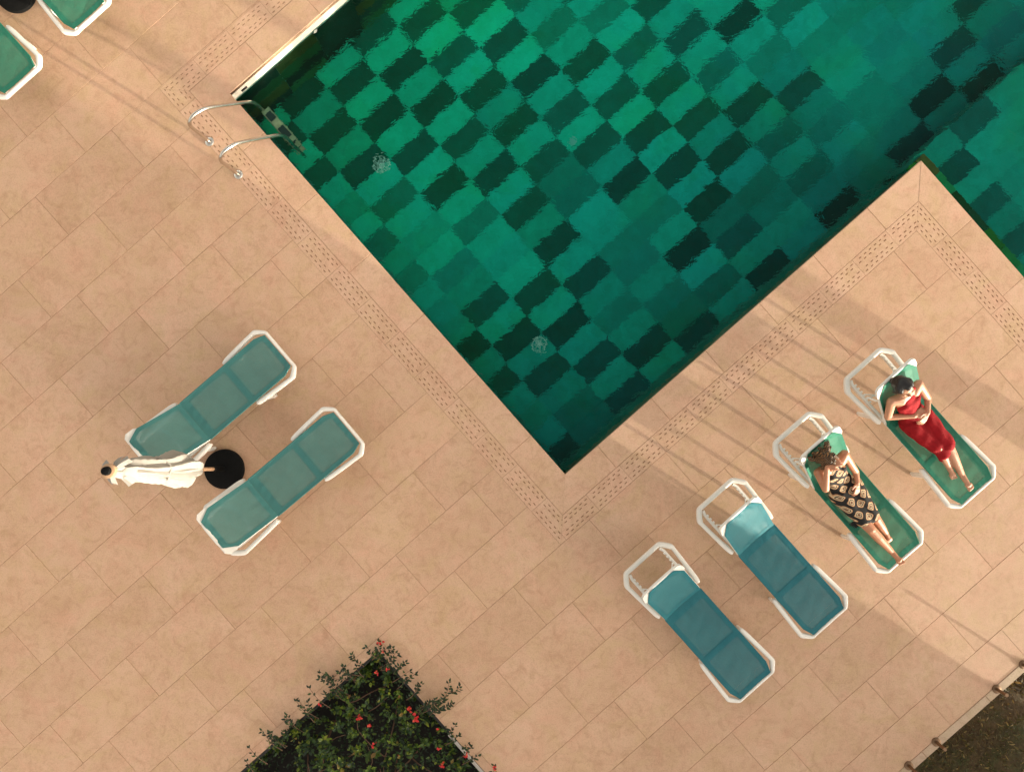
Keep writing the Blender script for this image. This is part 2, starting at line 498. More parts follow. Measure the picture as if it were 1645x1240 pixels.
class MB:
    def __init__(self):
        self.v, self.f = [], []

    def add(self, verts, faces):
        o = len(self.v)
        self.v += [tuple(p) for p in verts]
        self.f += [tuple(i + o for i in f) for f in faces]

    def box(self, x0, x1, y0, y1, z0, z1, ch=0.0):
        if ch <= 0:
            vs = [(x, y, z) for z in (z0, z1) for x, y in ((x0, y0), (x1, y0), (x1, y1), (x0, y1))]
            fs = [(3, 2, 1, 0), (4, 5, 6, 7)] + [(i, (i + 1) % 4, 4 + (i + 1) % 4, 4 + i) for i in range(4)]
        else:
            def ring(e, z):
                return [(x0 + e, y0 + e, z), (x1 - e, y0 + e, z), (x1 - e, y1 - e, z), (x0 + e, y1 - e, z)]
            vs = ring(0, z0) + ring(0, z1 - ch) + ring(ch, z1)
            fs = [(3, 2, 1, 0), (8, 9, 10, 11)]
            for k in (0, 4):
                fs += [(k + i, k + (i + 1) % 4, k + 4 + (i + 1) % 4, k + 4 + i) for i in range(4)]
        self.add(vs, fs)
        return self

    def rings(self, rings, closed_ends=True):
        n = len(rings[0])
        vs = [p for r in rings for p in r]
        fs = []
        for k in range(len(rings) - 1):
            for i in range(n):
                j = (i + 1) % n
                fs.append((k * n + i, k * n + j, (k + 1) * n + j, (k + 1) * n + i))
        if closed_ends:
            fs.append(tuple(range(n - 1, -1, -1)))
            fs.append(tuple((len(rings) - 1) * n + i for i in range(n)))
        self.add(vs, fs)
        return self

    def tube(self, path, rad, seg=8):
        P = [Vector(p) for p in path]
        rr = rad if isinstance(rad, (list, tuple)) else [rad] * len(P)
        up = Vector((0.13, 0.21, 1)).normalized()
        rings = []
        side = None
        for i, p in enumerate(P):
            t = (P[min(i + 1, len(P) - 1)] - P[max(i - 1, 0)]).normalized()
            if side is None:
                side = t.cross(up)
                if side.length < 1e-3:
                    side = t.cross(Vector((1, 0, 0)))
            side = (side - t * side.dot(t)).normalized()
            b = t.cross(side)
            rings.append([p + (side * math.cos(2 * math.pi * k / seg) + b * math.sin(2 * math.pi * k / seg)) * rr[i] for k in range(seg)])
        return self.rings(rings)

    def band(self, path, w, h):
        """flat rounded bar along a path; w across in plan, h in height (both may vary)"""
        P = [Vector(p) for p in path]
        ww = w if isinstance(w, (list, tuple)) else [w] * len(P)
        hh = h if isinstance(h, (list, tuple)) else [h] * len(P)
        rings = []
        for i, p in enumerate(P):
            t = P[min(i + 1, len(P) - 1)] - P[max(i - 1, 0)]
            s = Vector((-t.y, t.x, 0))
            s = s.normalized() if s.length > 1e-6 else Vector((0, 1, 0))
            a, b = ww[i] / 2, hh[i] / 2
            e = min(a, b) * 0.55
            prof = [(-a, -b), (a, -b), (a, b - e), (a - e * .35, b - e * .35), (a - e, b), (-a + e, b), (-a + e * .35, b - e * .35), (-a, b - e)]
            rings.append([p + s * u + Vector((0, 0, v)) for u, v in prof])
        return self.rings(rings)

    def lathe(self, prof, seg=24, center=(0, 0, 0), ends=True):
        c = Vector(center)
        rings = [[c + Vector((r * math.cos(2 * math.pi * k / seg), r * math.sin(2 * math.pi * k / seg), z)) for k in range(seg)] for r, z in prof]
        return self.rings(rings, ends)

    def mesh(self, name, mat, smooth=False):
        me = bpy.data.meshes.new(name)
        me.from_pydata(self.v, [], self.f)
        me.validate(verbose=False)
        if mat:
            me.materials.append(MATS[mat])
        if smooth:
            me.polygons.foreach_set('use_smooth', [True] * len(me.polygons))
            try:
                me.set_sharp_from_angle(angle=R(42))
            except Exception:
                pass
        me.update()
        return me

    def build(self, name, mat, parent=None, smooth=False):
        return link(bpy.data.objects.new(name, self.mesh(name, mat, smooth)), parent)


def rect_minus(r, q):
    """axis-aligned rectangles (x0, x1, y0, y1): r without q"""
    x0, x1, y0, y1 = r
    a0, a1, b0, b1 = max(x0, q[0]), min(x1, q[1]), max(y0, q[2]), min(y1, q[3])
    if a0 >= a1 - 1e-6 or b0 >= b1 - 1e-6:
        return [r]
    out = []
    if y0 < b0 - 1e-6: out.append((x0, x1, y0, b0))
    if b1 < y1 - 1e-6: out.append((x0, x1, b1, y1))
    if x0 < a0 - 1e-6: out.append((x0, a0, b0, b1))
    if a1 < x1 - 1e-6: out.append((a1, x1, b0, b1))
    return out


def rects_minus(rs, q):
    return [s for r in rs for s in rect_minus(r, q)]


def pool_frame(o, a=0.0, c=0.0, z=0.0, rot=0.0):
    """seat an object in the frame of the pool's edges"""
    o.location = PW(a, c, z)
    o.rotation_euler = (0, 0, PANG + rot)
    return o


# ------------------------------------------------------------------ site layout in the pool's frame (metres)
CN = 6.005                       # the pool's side along c
AP = 5.617                       # where the deck's corner stands out into the pool
AE, CS = 12.0, -4.6              # far sides of the pool, out of the picture
CW, GW = 0.342, 0.247            # widths of coping and drain
WATER_Z = -0.15
SITE = (-13.0, 17.0, -5.345, 13.0)
OV = 0.028                       # the coping overhangs the wall
POOL = [(-OV, AE, -OV, CN), (AP - OV, AE, CS, 0)]
EDGE = CW + GW
PLANTER = (-6.2, -3.042, -3.2, -0.098)

# ground: one sheet to the horizon with the site cut out
gb = MB()
GZ = -0.42
for (x0, x1, y0, y1) in rects_minus([(-400, 400, -400, 400)], SITE):
    gb.add([(x0, y0, GZ), (x1, y0, GZ), (x1, y1, GZ), (x0, y1, GZ)], [(0, 1, 2, 3)])
ground = tag(pool_frame(gb.build('ground', 'rough_ground')), 'rough dry ground below the edge of the paving', kind='structure')

# deck bed, under the paving
bed = MB()
rs = [SITE]
for q in POOL + [PLANTER]:
    rs = rects_minus(rs, q)
for r in rs:
    bed.box(*r, -0.6, -0.006)
deck = tag(pool_frame(bed.build('deck', 'joint_mortar')), 'warm beige stone terrace around the pool', kind='structure')


def on_deck(o, a=0.0, c=0.0, z=0.0, rz=0.0):
    o.parent = deck
    o.location = (a, c, z)
    o.rotation_euler[2] += rz
    return o


# --- paving slabs 1.2 x 0.6 m, each row shifted by a third
HOLES = [(-EDGE, AE + EDGE, -EDGE, CN + EDGE), (AP - EDGE, AE + EDGE, CS - EDGE, -EDGE),
         (PLANTER[0], PLANTER[1], PLANTER[2], PLANTER[3]), (SITE[0], SITE[1], SITE[2] - 1, SITE[2] + 0.10)]
GAP = 0.0020
full_tile = MB().box(-0.6 + GAP, 0.6 - GAP, -0.3 + GAP, 0.3 - GAP, -0.03, 0.0, 0.002).mesh('tile', 'deck_stone')
far = MB()
n_tile = 0
for j in range(-24, 12):
    c1 = -(-0.011 + 0.6 * j)
    c0 = c1 - 0.6
    if c1 < SITE[2] or c0 > SITE[3]:
        continue
    a_ref = -0.938 + 0.4 * (j - 2)
    k0 = int((SITE[0] - a_ref) / 1.2) - 2
    for k in range(k0, k0 + 30):
        a0 = a_ref + 1.2 * k
        a1 = a0 + 1.2
        if a1 < SITE[0] or a0 > SITE[1]:
            continue
        r0 = (max(a0, SITE[0]), min(a1, SITE[1]), max(c0, SITE[2]), min(c1, SITE[3]))
        parts = [r0]
        for q in HOLES:
            parts = rects_minus(parts, q)
        parts = [p for p in parts if p[1] - p[0] > 0.012 and p[3] - p[2] > 0.012]
        if not parts:
            continue
        ctr = PW((a0 + a1) / 2, (c0 + c1) / 2)
        dz = rng.uniform(-0.0012, 0.0)
        if abs(ctr.x) > 7.6 or abs(ctr.y) > 6.2:
            for p in parts:
                far.box(p[0] + GAP, p[1] - GAP, p[2] + GAP, p[3] - GAP, -0.03, dz)
            continue
        tilt = (rng.uniform(-1, 1) * R(0.06), rng.uniform(-1, 1) * R(0.04))
        if len(parts) == 1 and abs(parts[0][1] - parts[0][0] - 1.2) < 1e-4 and abs(parts[0][3] - parts[0][2] - 0.6) < 1e-4:
            o = link(bpy.data.objects.new('tile', full_tile))
        else:
            mb = MB()
            ma, mc = (a0 + a1) / 2, (c0 + c1) / 2
            for p in parts:
                # outer edges get the joint gap, cuts along a neighbouring piece of the same slab do not
                e = [GAP] * 4
                for q in parts:
                    if q is p: continue
                    if abs(q[1] - p[0]) < 1e-5: e[0] = 0
                    if abs(q[0] - p[1]) < 1e-5: e[1] = 0
                    if abs(q[3] - p[2]) < 1e-5: e[2] = 0
                    if abs(q[2] - p[3]) < 1e-5: e[3] = 0
                mb.box(p[0] - ma + e[0], p[1] - ma - e[1], p[2] - mc + e[2], p[3] - mc - e[3], -0.03, 0.0)
            o = mb.build('tile', 'deck_stone')
        on_deck(o, (a0 + a1) / 2, (c0 + c1) / 2, dz)
        o.rotation_euler = (tilt[0], tilt[1], 0)
        n_tile += 1
pv = far.build('paving', 'deck_stone_far', deck)
pv['kind'] = 'stuff'

# hairline cracks across the slabs near the outer edge
for pts_ in (((1432, 972), (1434, 1020), (1428, 1090), (1425, 1165), (1421, 1240)), ((1400, 930), (1432, 972), (1476, 1018), (1480, 1024)), ((1432, 972), (1450, 985), (1470, 1000), (1510, 1012))):
    pp_ = catmull([W(x, y) for x, y in pts_], 6)
    pp_ = [Vector((p.x + rng.uniform(-.006, .006), p.y + rng.uniform(-.006, .006), 0)) for p in pp_]
    cm = MB()
    vs_ = []
    for q, p in enumerate(pp_):
        t_ = (pp_[min(q + 1, len(pp_) - 1)] - pp_[max(q - 1, 0)]).normalized()
        n_ = Vector((-t_.y, t_.x, 0)) * rng.uniform(.0006, .0016)
        for sg in (-1, 1):
            a_, c_ = AC(p + n_ * sg)
            vs_.append((a_, c_, .0022))
    cm.add(vs_, [(2 * q, 2 * q + 1, 2 * q + 3, 2 * q + 2) for q in range(len(pp_) - 1)])
    cm.build('crack', 'joint_mortar', deck)

# kerb along the outer edge of the terrace
a = SITE[0]
while a < SITE[1]:
    L = 1.0
    if abs(PW(a, -5.3).x) < 9 and abs(PW(a, -5.3).y) < 7:
        mb = MB().box(0.003, L - 0.003, 0.0, 0.094, -0.35, 0.0, 0.004)
        on_deck(mb.build('kerb_stone', 'kerb_stone'), a, SITE[2], 0.004)
    a += L


# --- coping and drain around the pool
def clip_mesh(me, planes):
    bm = bmesh.new()
    bm.from_mesh(me)
    for co, no in planes:
        g = bm.verts[:] + bm.edges[:] + bm.faces[:]
        bmesh.ops.bisect_plane(bm, geom=g, plane_co=co, plane_no=no, clear_outer=True, dist=1e-6)
    out = bpy.data.meshes.new(me.name)
    bm.to_mesh(out)
    bm.free()
    for mt in me.materials:
        out.materials.append(mt)
    return out


def slotted_slab(L, W_):
    """drain cover with four rows of staggered slots cut right through"""
    mb = MB()
    zt, zb = 0.0, -0.03
    e = 0.0014
    rows = [0.042, 0.083, 0.163, 0.207]
    sw, sl, pitch = 0.0105, 0.036, L / 6.7
    cuts = [e]
    for r in rows:
        cuts += [r - sw / 2, r + sw / 2]
    cuts.append(W_ - e)

    def quad(x0, x1, y0, y1, z):
        mb.add([(x0, y0, z), (x1, y0, z), (x1, y1, z), (x0, y1, z)], [(0, 1, 2, 3)])
    for k in range(len(cuts) - 1):
        y0, y1 = cuts[k], cuts[k + 1]
        if k % 2 == 0:
            quad(e, L - e, y0, y1, zt)
            continue
        row = k // 2
        off = (0.5 if row in (1, 3) else 0.95) * pitch + 0.2 * pitch
        x = e
        for s in range(6):
            s0 = off + s * pitch - sl / 2
            s1 = s0 + sl
            quad(x, s0, y0, y1, zt)
            for (p, q) in (((s0, y0), (s1, y0)), ((s1, y0), (s1, y1)), ((s1, y1), (s0, y1)), ((s0, y1), (s0, y0))):
                mb.add([(p[0], p[1], zt), (p[0], p[1], zb), (q[0], q[1], zb), (q[0], q[1], zt)], [(3, 2, 1, 0)])
            x = s1
        quad(x, L - e, y0, y1, zt)
    for (p, q) in (((e, e), (L - e, e)), ((L - e, e), (L - e, W_ - e)), ((L - e, W_ - e), (e, W_ - e)), ((e, W_ - e), (e, e))):
        mb.add([(p[0], p[1], zb), (q[0], q[1], zb), (q[0], q[1], zt), (p[0], p[1], zt)], [(0, 1, 2, 3)])
    return mb.mesh('drain_cover', 'drain_stone')


DL = 0.525
slab = slotted_slab(DL, GW)
# each side of the pool: start corner, direction along the side (in the pool frame), outward normal, length,
# mitre at the start and end (+1: the corner turns so that the band grows outwards, -1: it shrinks)
SIDES = [((0.0, CN), (0, -1), (-1, 0), CN, 1, 1),          # left edge, walking down
         ((0.0, 0.0), (1, 0), (0, -1), AP, 1, -1),         # lower edge
         ((AP, 0.0), (0, -1), (-1, 0), -CS, -1, 0),        # side of the projecting corner
         ((AE, CN), (-1, 0), (0, 1), AE, 0, 1)]          # upper left edge


def band_pieces(width0, width1, length, kind):
    w = width1 - width0
    for (st, d, nrm, L, m0, m1) in SIDES:
        rot = math.atan2(d[1], d[0])
        # local frame of a piece: x along d, y to the right of d when that is outwards
        flip = (d[0] * nrm[1] - d[1] * nrm[0])          # +1: outward is left of d
        s0 = -width1 if m0 > 0 else (width0 if m0 < 0 else 0)
        s1 = L + (width1 if m1 > 0 else (-width0 if m1 < 0 else 0))
        n = max(1, round((s1 - s0) / length))
        if m1 != 0 and kind == 'drain_cover':
            starts = []
            x = s1
            while x > s0:                                # whole covers counted back from the far corner
                x -= length
                starts.append(x)
        elif kind == 'drain_cover':
            starts = [s0 + length * i for i in range(n + 1)]
        else:
            starts = [s0 + (s1 - s0) / n * i for i in range(n)]
            length_i = (s1 - s0) / n
        for x in starts:
            if kind == 'drain_cover':
                me, lx = slab, DL
                loc_y = 0.0
            else:
                lx = length_i
                mb = MB().box(0.0016, lx - 0.0016, 0.0, w - 0.002, -0.045, 0.0, 0.004)
                me = mb.mesh(kind, 'coping_stone')
            # piece-local -> side frame: x stays, y outwards from width0
            planes = []
            # mitres in piece-local coordinates
            if m0 != 0 and x < (width1 + lx if m0 < 0 else lx):
                # start corner mitre: keep points with (x + s) * sign...
                # outward growing: keep s >= -o ; shrinking: keep s >= o   (o: distance outwards)
                sg = -1 if m0 > 0 else 1
                # s - sg*o >= 0
                pn = Vector((-1, sg, 0)).normalized()
                planes.append((Vector((sg * width0 - x + 0.001, 0, 0)), pn))
            if m1 != 0 and x + lx > L - width1 - lx:
                sg = 1 if m1 > 0 else -1
                pn = Vector((1, -sg, 0)).normalized()
                planes.append((Vector((L + sg * width0 - x - 0.001, 0, 0)), pn))
            if m1 == 0 and x + lx > s1 + 1e-4:
                planes.append((Vector((s1 - x, 0, 0)), Vector((1, 0, 0))))
            if planes:
                me2 = clip_mesh(me, planes)
                if len(me2.polygons) < 3:
                    continue
            else:
                me2 = me
            o = bpy.data.objects.new(kind, me2)
            link(o, deck)
            # position: start + d*x + nrm*width0
            px_, py_ = st[0] + d[0] * x + nrm[0] * width0, st[1] + d[1] * x + nrm[1] * width0
            wq = PW(px_, py_)
            if abs(wq.x) > 15 or abs(wq.y) > 13:
                bpy.data.objects.remove(o)
                continue
            o.location = (px_, py_, rng.uniform(-0.001, 0.0003))
            o.rotation_euler = (0, 0, rot)
            if flip < 0:
                o.scale = (1, -1, 1)


band_pieces(0.0, CW, 0.9, 'coping_stone')
band_pieces(CW, EDGE, DL, 'drain_cover')

ch_ = MB()
for (x0, x1, y0, y1) in ((-EDGE, -CW, -EDGE, CN + EDGE), (-CW, AP - EDGE, -EDGE, -CW), (AP - EDGE, AP - CW, CS, -CW), (-CW, AE, CN + CW, CN + EDGE)):
    ch_.add([(x0, y0, -.0048), (x1, y0, -.0048), (x1, y1, -.0048), (x0, y1, -.0048)], [(0, 1, 2, 3)])
ch_.build('drain_channel', 'drain_channel', deck)

# ------------------------------------------------------------------ the pool
FLOOR_Z, LOBE_Z = -1.20, -0.80
shell = MB()
shell.add([(-OV, -OV, FLOOR_Z - .02), (AE, -OV, FLOOR_Z - .02), (AE, CN, FLOOR_Z - .02), (-OV, CN, FLOOR_Z - .02)], [(0, 1, 2, 3)])
pool_floor = tag(pool_frame(shell.build('pool_floor', 'pool_shell')), 'green tiled floor of the pool', kind='structure')
shell = MB()
shell.add([(AP, CS, LOBE_Z - .02), (AE, CS, LOBE_Z - .02), (AE, 0, LOBE_Z - .02), (AP, 0, LOBE_Z - .02),
           (AP, 0, FLOOR_Z - .1), (AE, 0, FLOOR_Z - .1)], [(0, 1, 2, 3), (3, 2, 5, 4)])
lobe_floor = tag(pool_frame(shell.build('shallow_pool_floor', 'pool_shell')), 'raised tiled floor of the shallow end', kind='structure')
walls = MB()
for (x0, y0, x1, y1) in ((-OV, -OV, AP - OV, -OV), (AP - OV, -OV, AP - OV, CS), (AP - OV, CS, AE, CS), (AE, CS, AE, CN), (AE, CN, -OV, CN), (-OV, CN, -OV, -OV)):
    walls.add([(x0, y0, FLOOR_Z - .1), (x1, y1, FLOOR_Z - .1), (x1, y1, -0.046), (x0, y0, -0.046)], [(0, 1, 2, 3)])
pool_wall = tag(pool_frame(walls.build('pool_wall', 'pool_shell')), 'green tiled walls of the pool', kind='structure')

TA, TC = 0.618, 0.305
A_0, C_0 = 0.056, 0.096
DARK = {(2, 18), (3, 17), (1, 17), (2, 16), (3, 15), (4, 14), (5, 13), (6, 12), (5, 15), (1, 15), (2, 14), (3, 13), (4, 12), (5, 11), (2, 12),
        (3, 11), (4, 10), (5, 9), (3, 9), (3, 7), (3, 5), (8, 10), (9, 9), (6, 8), (7, 7), (8, 6), (9, 5), (6, 6), (7, 5),
        (6, 4), (5, 3), (8, 0), (6, 0), (12, 2), (11, 1), (10, 0), (12, 0), (5, 7), (13, 3), (1, 7), (2, 6), (0, 6), (1, 5),
        (2, 4), (0, 4), (1, 3), (2, 2), (3, 1), (4, 0), (2, 0), (0, 0), (4, 18), (0, 18), (1, 19)}
MID = {(9, 3), (2, 10), (4, 2), (3, 3), (4, 4), (4, 8), (6, 10), (7, 11), (1, 9), (6, 14), (13, 1), (1, 1), (5, 1), (7, 3), (8, 4), (10, 8), (3, 19), (5, 5), (0, 10), (1, 13), (7, 13)}
LIGHT_C, MID_C, DARK_C = (0.003, 0.44, 0.37), (0.003, 0.245, 0.205), (0.002, 0.092, 0.078)


def tile_colour(i, r):
    x, y = i * TA, r * TC
    g = 0.5 + 0.5 * math.sin(x * 0.9 + 1.3) * math.sin(y * 0.8 + 0.4)
    if (i, r) in DARK:
        b = Vector(DARK_C) * rng.uniform(0.75, 1.35)
    elif (i + r) % 2 == 0 and i <= 8 and not (i <= 2 and 8 <= r <= 11) and rng.random() < 0.64:
        b = Vector(MID_C) * rng.choice((.5, .66, .78, .92))
    elif (i, r) in MID or rng.random() < 0.05:
        b = Vector(MID_C) * rng.uniform(0.85, 1.15)
    else:
        b = Vector(LIGHT_C) * rng.choice((1.10, 1.0, .96, .88, .80, .72))
    w = PW(A_0 + x, C_0 + y)
    t = min(1, max(0, (w.x - w.y * .8 + 6.5) / 12))        # green to bluish drift across the pool, put into the tile colours
    dk_ = 1 - .42 * min(1, max(0, (w.x - 1.2) / 4.0))  # light fall-off painted in: tiles darken towards the right
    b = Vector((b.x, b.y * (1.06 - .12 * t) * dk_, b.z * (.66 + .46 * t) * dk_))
    k = rng.uniform(-0.08, 0.08)
    return (b.x, b.y * (1 - k * .3), b.z * (1 + k), 1)


pool_tile_me = MB().box(-TA / 2 + .0008, TA / 2 - .0008, -TC / 2 + .0008, TC / 2 - .0008, -0.015, 0.0, 0.0).mesh('pool_tile', 'pool_tile')
rest = MB()
for i in range(-1, 20):
    for r in range(-1, 21):
        a, c = A_0 + TA * i, C_0 + TC * r
        a0, a1, c0, c1 = max(a - TA / 2, 0), min(a + TA / 2, AE), max(c - TC / 2, 0), min(c + TC / 2, CN)
        if a1 - a0 < .02 or c1 - c0 < .02:
            continue
        w = PW(a, c)
        if abs(w.x) > 7.3 or abs(w.y) > 5.6:
            rest.box(a0 + .002, a1 - .002, c0 + .002, c1 - .002, FLOOR_Z - .015, FLOOR_Z)
            continue
        if a1 - a0 < TA - 1e-4 or c1 - c0 < TC - 1e-4:
            me = MB().box(a0 - a + .002, a1 - a - .002, c0 - c + .002, c1 - c - .002, -0.015, 0.0, 0.0).mesh('pool_tile', 'pool_tile')
        else:
            me = pool_tile_me
        o = link(bpy.data.objects.new('pool_tile', me), pool_floor)
        o.location = (a, c, FLOOR_Z + rng.uniform(-.001, .001))
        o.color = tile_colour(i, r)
ro = rest.build('outer_tiles', 'pool_tile', pool_floor)
ro['kind'] = 'stuff'
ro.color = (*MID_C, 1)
# shallow end
for i in range(0, 8):
    for r in range(-11, 0):
        a, c = AP + 0.32 + TA * (i + .5), TC * (r + .5)
        w = PW(a, c)
        if w.x > 7.6 or w.y < -1.5:
            continue
        o = link(bpy.data.objects.new('pool_tile', pool_tile_me), lobe_floor)
        o.location = (a, c, LOBE_Z)
        dk = (i + r) % 2 == 0 and rng.random() < 0.65
        b = Vector(DARK_C if dk else (0.004, 0.26, 0.20)) * rng.uniform(0.7, 1.15)
        o.color = (b.x, b.y, b.z, 1)
# step along the wall of the shallow end
stp = MB().box(AP + .002, AP + 0.31, CS, -0.002, LOBE_Z - .01, -0.42)
step = stp.build('step', 'pool_shell', lobe_floor)
STEPC = [(0.03, 0.16, 0.03), (0.01, 0.055, 0.02), (0.02, 0.20, 0.06), (0.09, 0.085, 0.03), (0.012, 0.06, 0.03), (0.015, 0.22, 0.09)]
for r in range(0, 10):
    for s in range(2):
        o = MB().box(.002, .151, .002, TC - .002, 0, 0.012, 0.002).build('step_tile', 'pool_tile', step)
        o.location = (AP + .004 + s * .153, -TC * (r + 1), -0.42)
        cc = Vector(STEPC[(r * 2 + s * 3 + (r // 3)) % 6]) * rng.uniform(.8, 1.1)
        o.color = (cc.x, cc.y, cc.z, 1)
# pale rendered lip above the water, and wall tiles below it
lip = MB()
lip.box(-OV + .004, AE, CN - 0.006, CN + 0.02, -0.185, -0.047)
on = lip.build('wall_band', 'pale_render', pool_wall)
lip = MB()
lip.box(-OV - 0.02, -OV + 0.003, 0.0, CN - .02, -0.185, -0.047)
lip.box(0.0, AP - .05, -OV - 0.02, -OV + 0.003, -0.185, -0.047)
lip.build('wall_band', 'pale_render', pool_wall)
for rr_ in range(4):
    for k in range(0, 8):
        o = MB().box(.002, TA - .002, -0.012, 0.0, .002, 0.26).build('wall_tile', 'pool_tile', pool_wall)
        o.location = (0.0 + k * TA, CN - 0.002, -0.19 - 0.262 * (rr_ + 1))
        q = rng.random()
        cc = Vector((0.012, 0.10, 0.035) if q < .5 else (0.006, 0.05, 0.03) if q < .9 else (0.05, 0.075, 0.02)) * rng.uniform(.7, 1.2)
        o.color = (cc.x, cc.y, cc.z, 1)
sl = MB().box(0, 0.085, -0.012, 0, -0.03, 0.0).build('overflow_slot', 'dark_slot', pool_wall)
sl.location = (0.12, CN - 0.004, -0.09)

# water
wb = MB()
for (x0, x1, y0, y1) in ((-OV + .004, AE, -OV + .004, CN - .006), (AP - OV + .003, AE, CS, -OV + 0.004)):
    wb.add([(x0, y0, 0), (x1, y0, 0), (x1, y1, 0), (x0, y1, 0)], [(0, 1, 2, 3)])
tag(pool_frame(wb.build('water', 'pool_water'), 0, 0, WATER_Z), 'clear green pool water with fine ripples', kind='structure')


def floor_point(px, py, z):
    """where a ray through the photograph's px, py meets the pool floor after bending at the water"""
    w = W(px, py, WATER_Z)
    r = math.hypot(w.x, w.y)
    t2 = math.asin(math.sin(math.atan2(r, H_CAM - WATER_Z)) / 1.33)
    k = (WATER_Z - z) * math.tan(t2) / max(r, 1e-6)
    return Vector((w.x * (1 + k), w.y * (1 + k), z))


# floor grilles seen through the water
def grille(px, py, rad, label):
    t = empty('floor_grille', floor_point(px, py, FLOOR_Z + .001))
    MB().lathe([(rad, 0), (rad, .012), (rad * .96, .016), (rad * .90, .016), (rad * .89, .004), (rad * .89, 0)], 28, ends=False).build('rim', 'grille_white', t, True)
    for q in (0.45,):
        MB().lathe([(rad * (q + .04), 0), (rad * (q + .04), .012), (rad * (q - .04), .012), (rad * (q - .04), 0)], 24, ends=False).build('ring', 'grille_white', t)
    for k in range(8):
        an = k * math.pi / 4 + .2
        o = MB().box(rad * .2, rad * .9, -.004, .004, 0.001, .011).build('spoke', 'grille_white', t)
        o.rotation_euler = (0, 0, an)
    MB().lathe([(rad * .2, 0), (rad * .2, .014), (rad * .1, .018)], 14).build('hub', 'grille_white', t)
    return tag(t, label, 'grille', 'round grilles in the pool floor')


grille(612, 265, 0.105, 'round pale grille on the pool floor nearer the steel ladder')
grille(866, 553, 0.10, 'round pale grille on the pool floor nearer the pool corner')
o = MB().lathe([(.05, 0), (.05, .01), (.03, .014)], 16).build('floor_light', 'pool_light_lens')
o.location = floor_point(920, 228, FLOOR_Z + .001)
tag(o, 'small pale round fitting under water among dark checker tiles', 'pool light')
lf = MB()
lf.add([(-.035, 0, 0), (0, -.02, .004), (.035, 0, .002), (0, .02, .005)], [(0, 1, 2), (0, 2, 3)])
o = lf.build('floating_leaf', 'grille_white')
o.location = W(507, 51, WATER_Z + .004)
o.rotation_euler = (0, 0, .9)
tag(o, 'single pale leaf floating beside the sunlit pool wall', 'leaf')


# ------------------------------------------------------------------ pool ladder
def ladder():
    foot1, foot2 = AC(W(337, 228)), AC(W(383, 281))
    t = empty('pool_ladder', PW((foot1[0] + foot2[0]) / 2, (foot1[1] + foot2[1]) / 2), PANG)
    half = abs(foot1[1] - foot2[1]) / 2
    for s in (1, -1):
        y = s * half
        path = [(0, y, 0.0), (0, y, .30), (0.0, y, .46), (.03, y, .545), (.11, y, .59), (.22, y, .565), (.31, y, .49), (.46, y, .32), (.62, y, .13), (.69, y, .02), (.715, y, -.12), (.72, y, -.40), (.72, y, -1.02)]
        rl = MB().tube(catmull(path, 6), 0.021, 12).build('rail', 'steel', t, True)
        MB().lathe([(.055, .001), (.055, .010), (.045, .020), (.026, .026), (.024, .034), (.0215, .034)], 24, (0, y, 0)).build('foot_flange', 'steel', rl, True)
    for k, z in enumerate((-.30, -.56, -.82)):
        tr = MB().box(.685, .80, -half, half, z - .025, z, 0.006).build('tread', 'dull_steel', t)
        MB().box(.70, .785, -half * .75, -half * .12, z + .001, z + .006).build('pad', 'tread_dark', tr)
        MB().box(.70, .785, -half * .08, half * .30, z + .001, z + .007).build('pad', 'tread_pad', tr)
        MB().box(.70, .785, half * .34, half * .78, z + .001, z + .006).build('pad', 'tread_dark', tr)
    tag(t, 'stainless steel ladder with two curved handrails entering the pool', 'ladder')


ladder()


# ------------------------------------------------------------------ sun loungers
HX, BL, BA = 1.275, 0.665, R(40)         # hinge, length and slope of the backrest
ZS = 0.36


def sling_grid(fx, n_x, n_y, halfw, zf):
    """grid cloth: fx(t) -> (x, z0) along the length, halfw(t), zf(t, s) sag"""
    vs, fs = [], []
    for i in range(n_x + 1):
        t = i / n_x
        x, z = fx(t)
        hw = halfw(t)
        for j in range(n_y + 1):
            s = -1 + 2 * j / n_y
            dx, dz = zf(t, s)
            vs.append((x + dx, s * hw, z + dz))
    for i in range(n_x):
        for j in range(n_y):
            a = i * (n_y + 1) + j
            fs.append((a, a + 1, a + n_y + 2, a + n_y + 1))
    return vs, fs


def seat_pt(x, s, load=0.0):
    t = (x - .045) / (HX - .045)
    wr = (1 - math.exp(-((HX - x) / .04) ** 2)) * .0022 * math.sin(x * 31 + 2.2 * s) * math.sin(x * 7 + s * 3 + 1) + .0045 * math.exp(-((HX - x) / .13) ** 2) * (1 - math.exp(-((HX - x) / .04) ** 2)) * (math.sin(s * 7 + x * 9) + .7 * math.sin(s * 16.3 - x * 5 + 1)) + .0016 * math.exp(-((x - .05) / .09) ** 2) * (math.sin(s * 11 - x * 20) + math.sin(s * 23 + 2))
    return ZS + wr * (1 - s * s * .8) - (0.012 + load * math.sin(math.pi * min(1, max(0, t)) ** 1.5)) * (1 - s * s)


def seat_hw(x):
    return 0.265 if x > .17 else 0.222 + (x - .045) / .125 * 0.043


def back_hw(d):
    return 0.265 if d < BL - .14 else 0.265 - (d - BL + .14) / .14 * 0.085


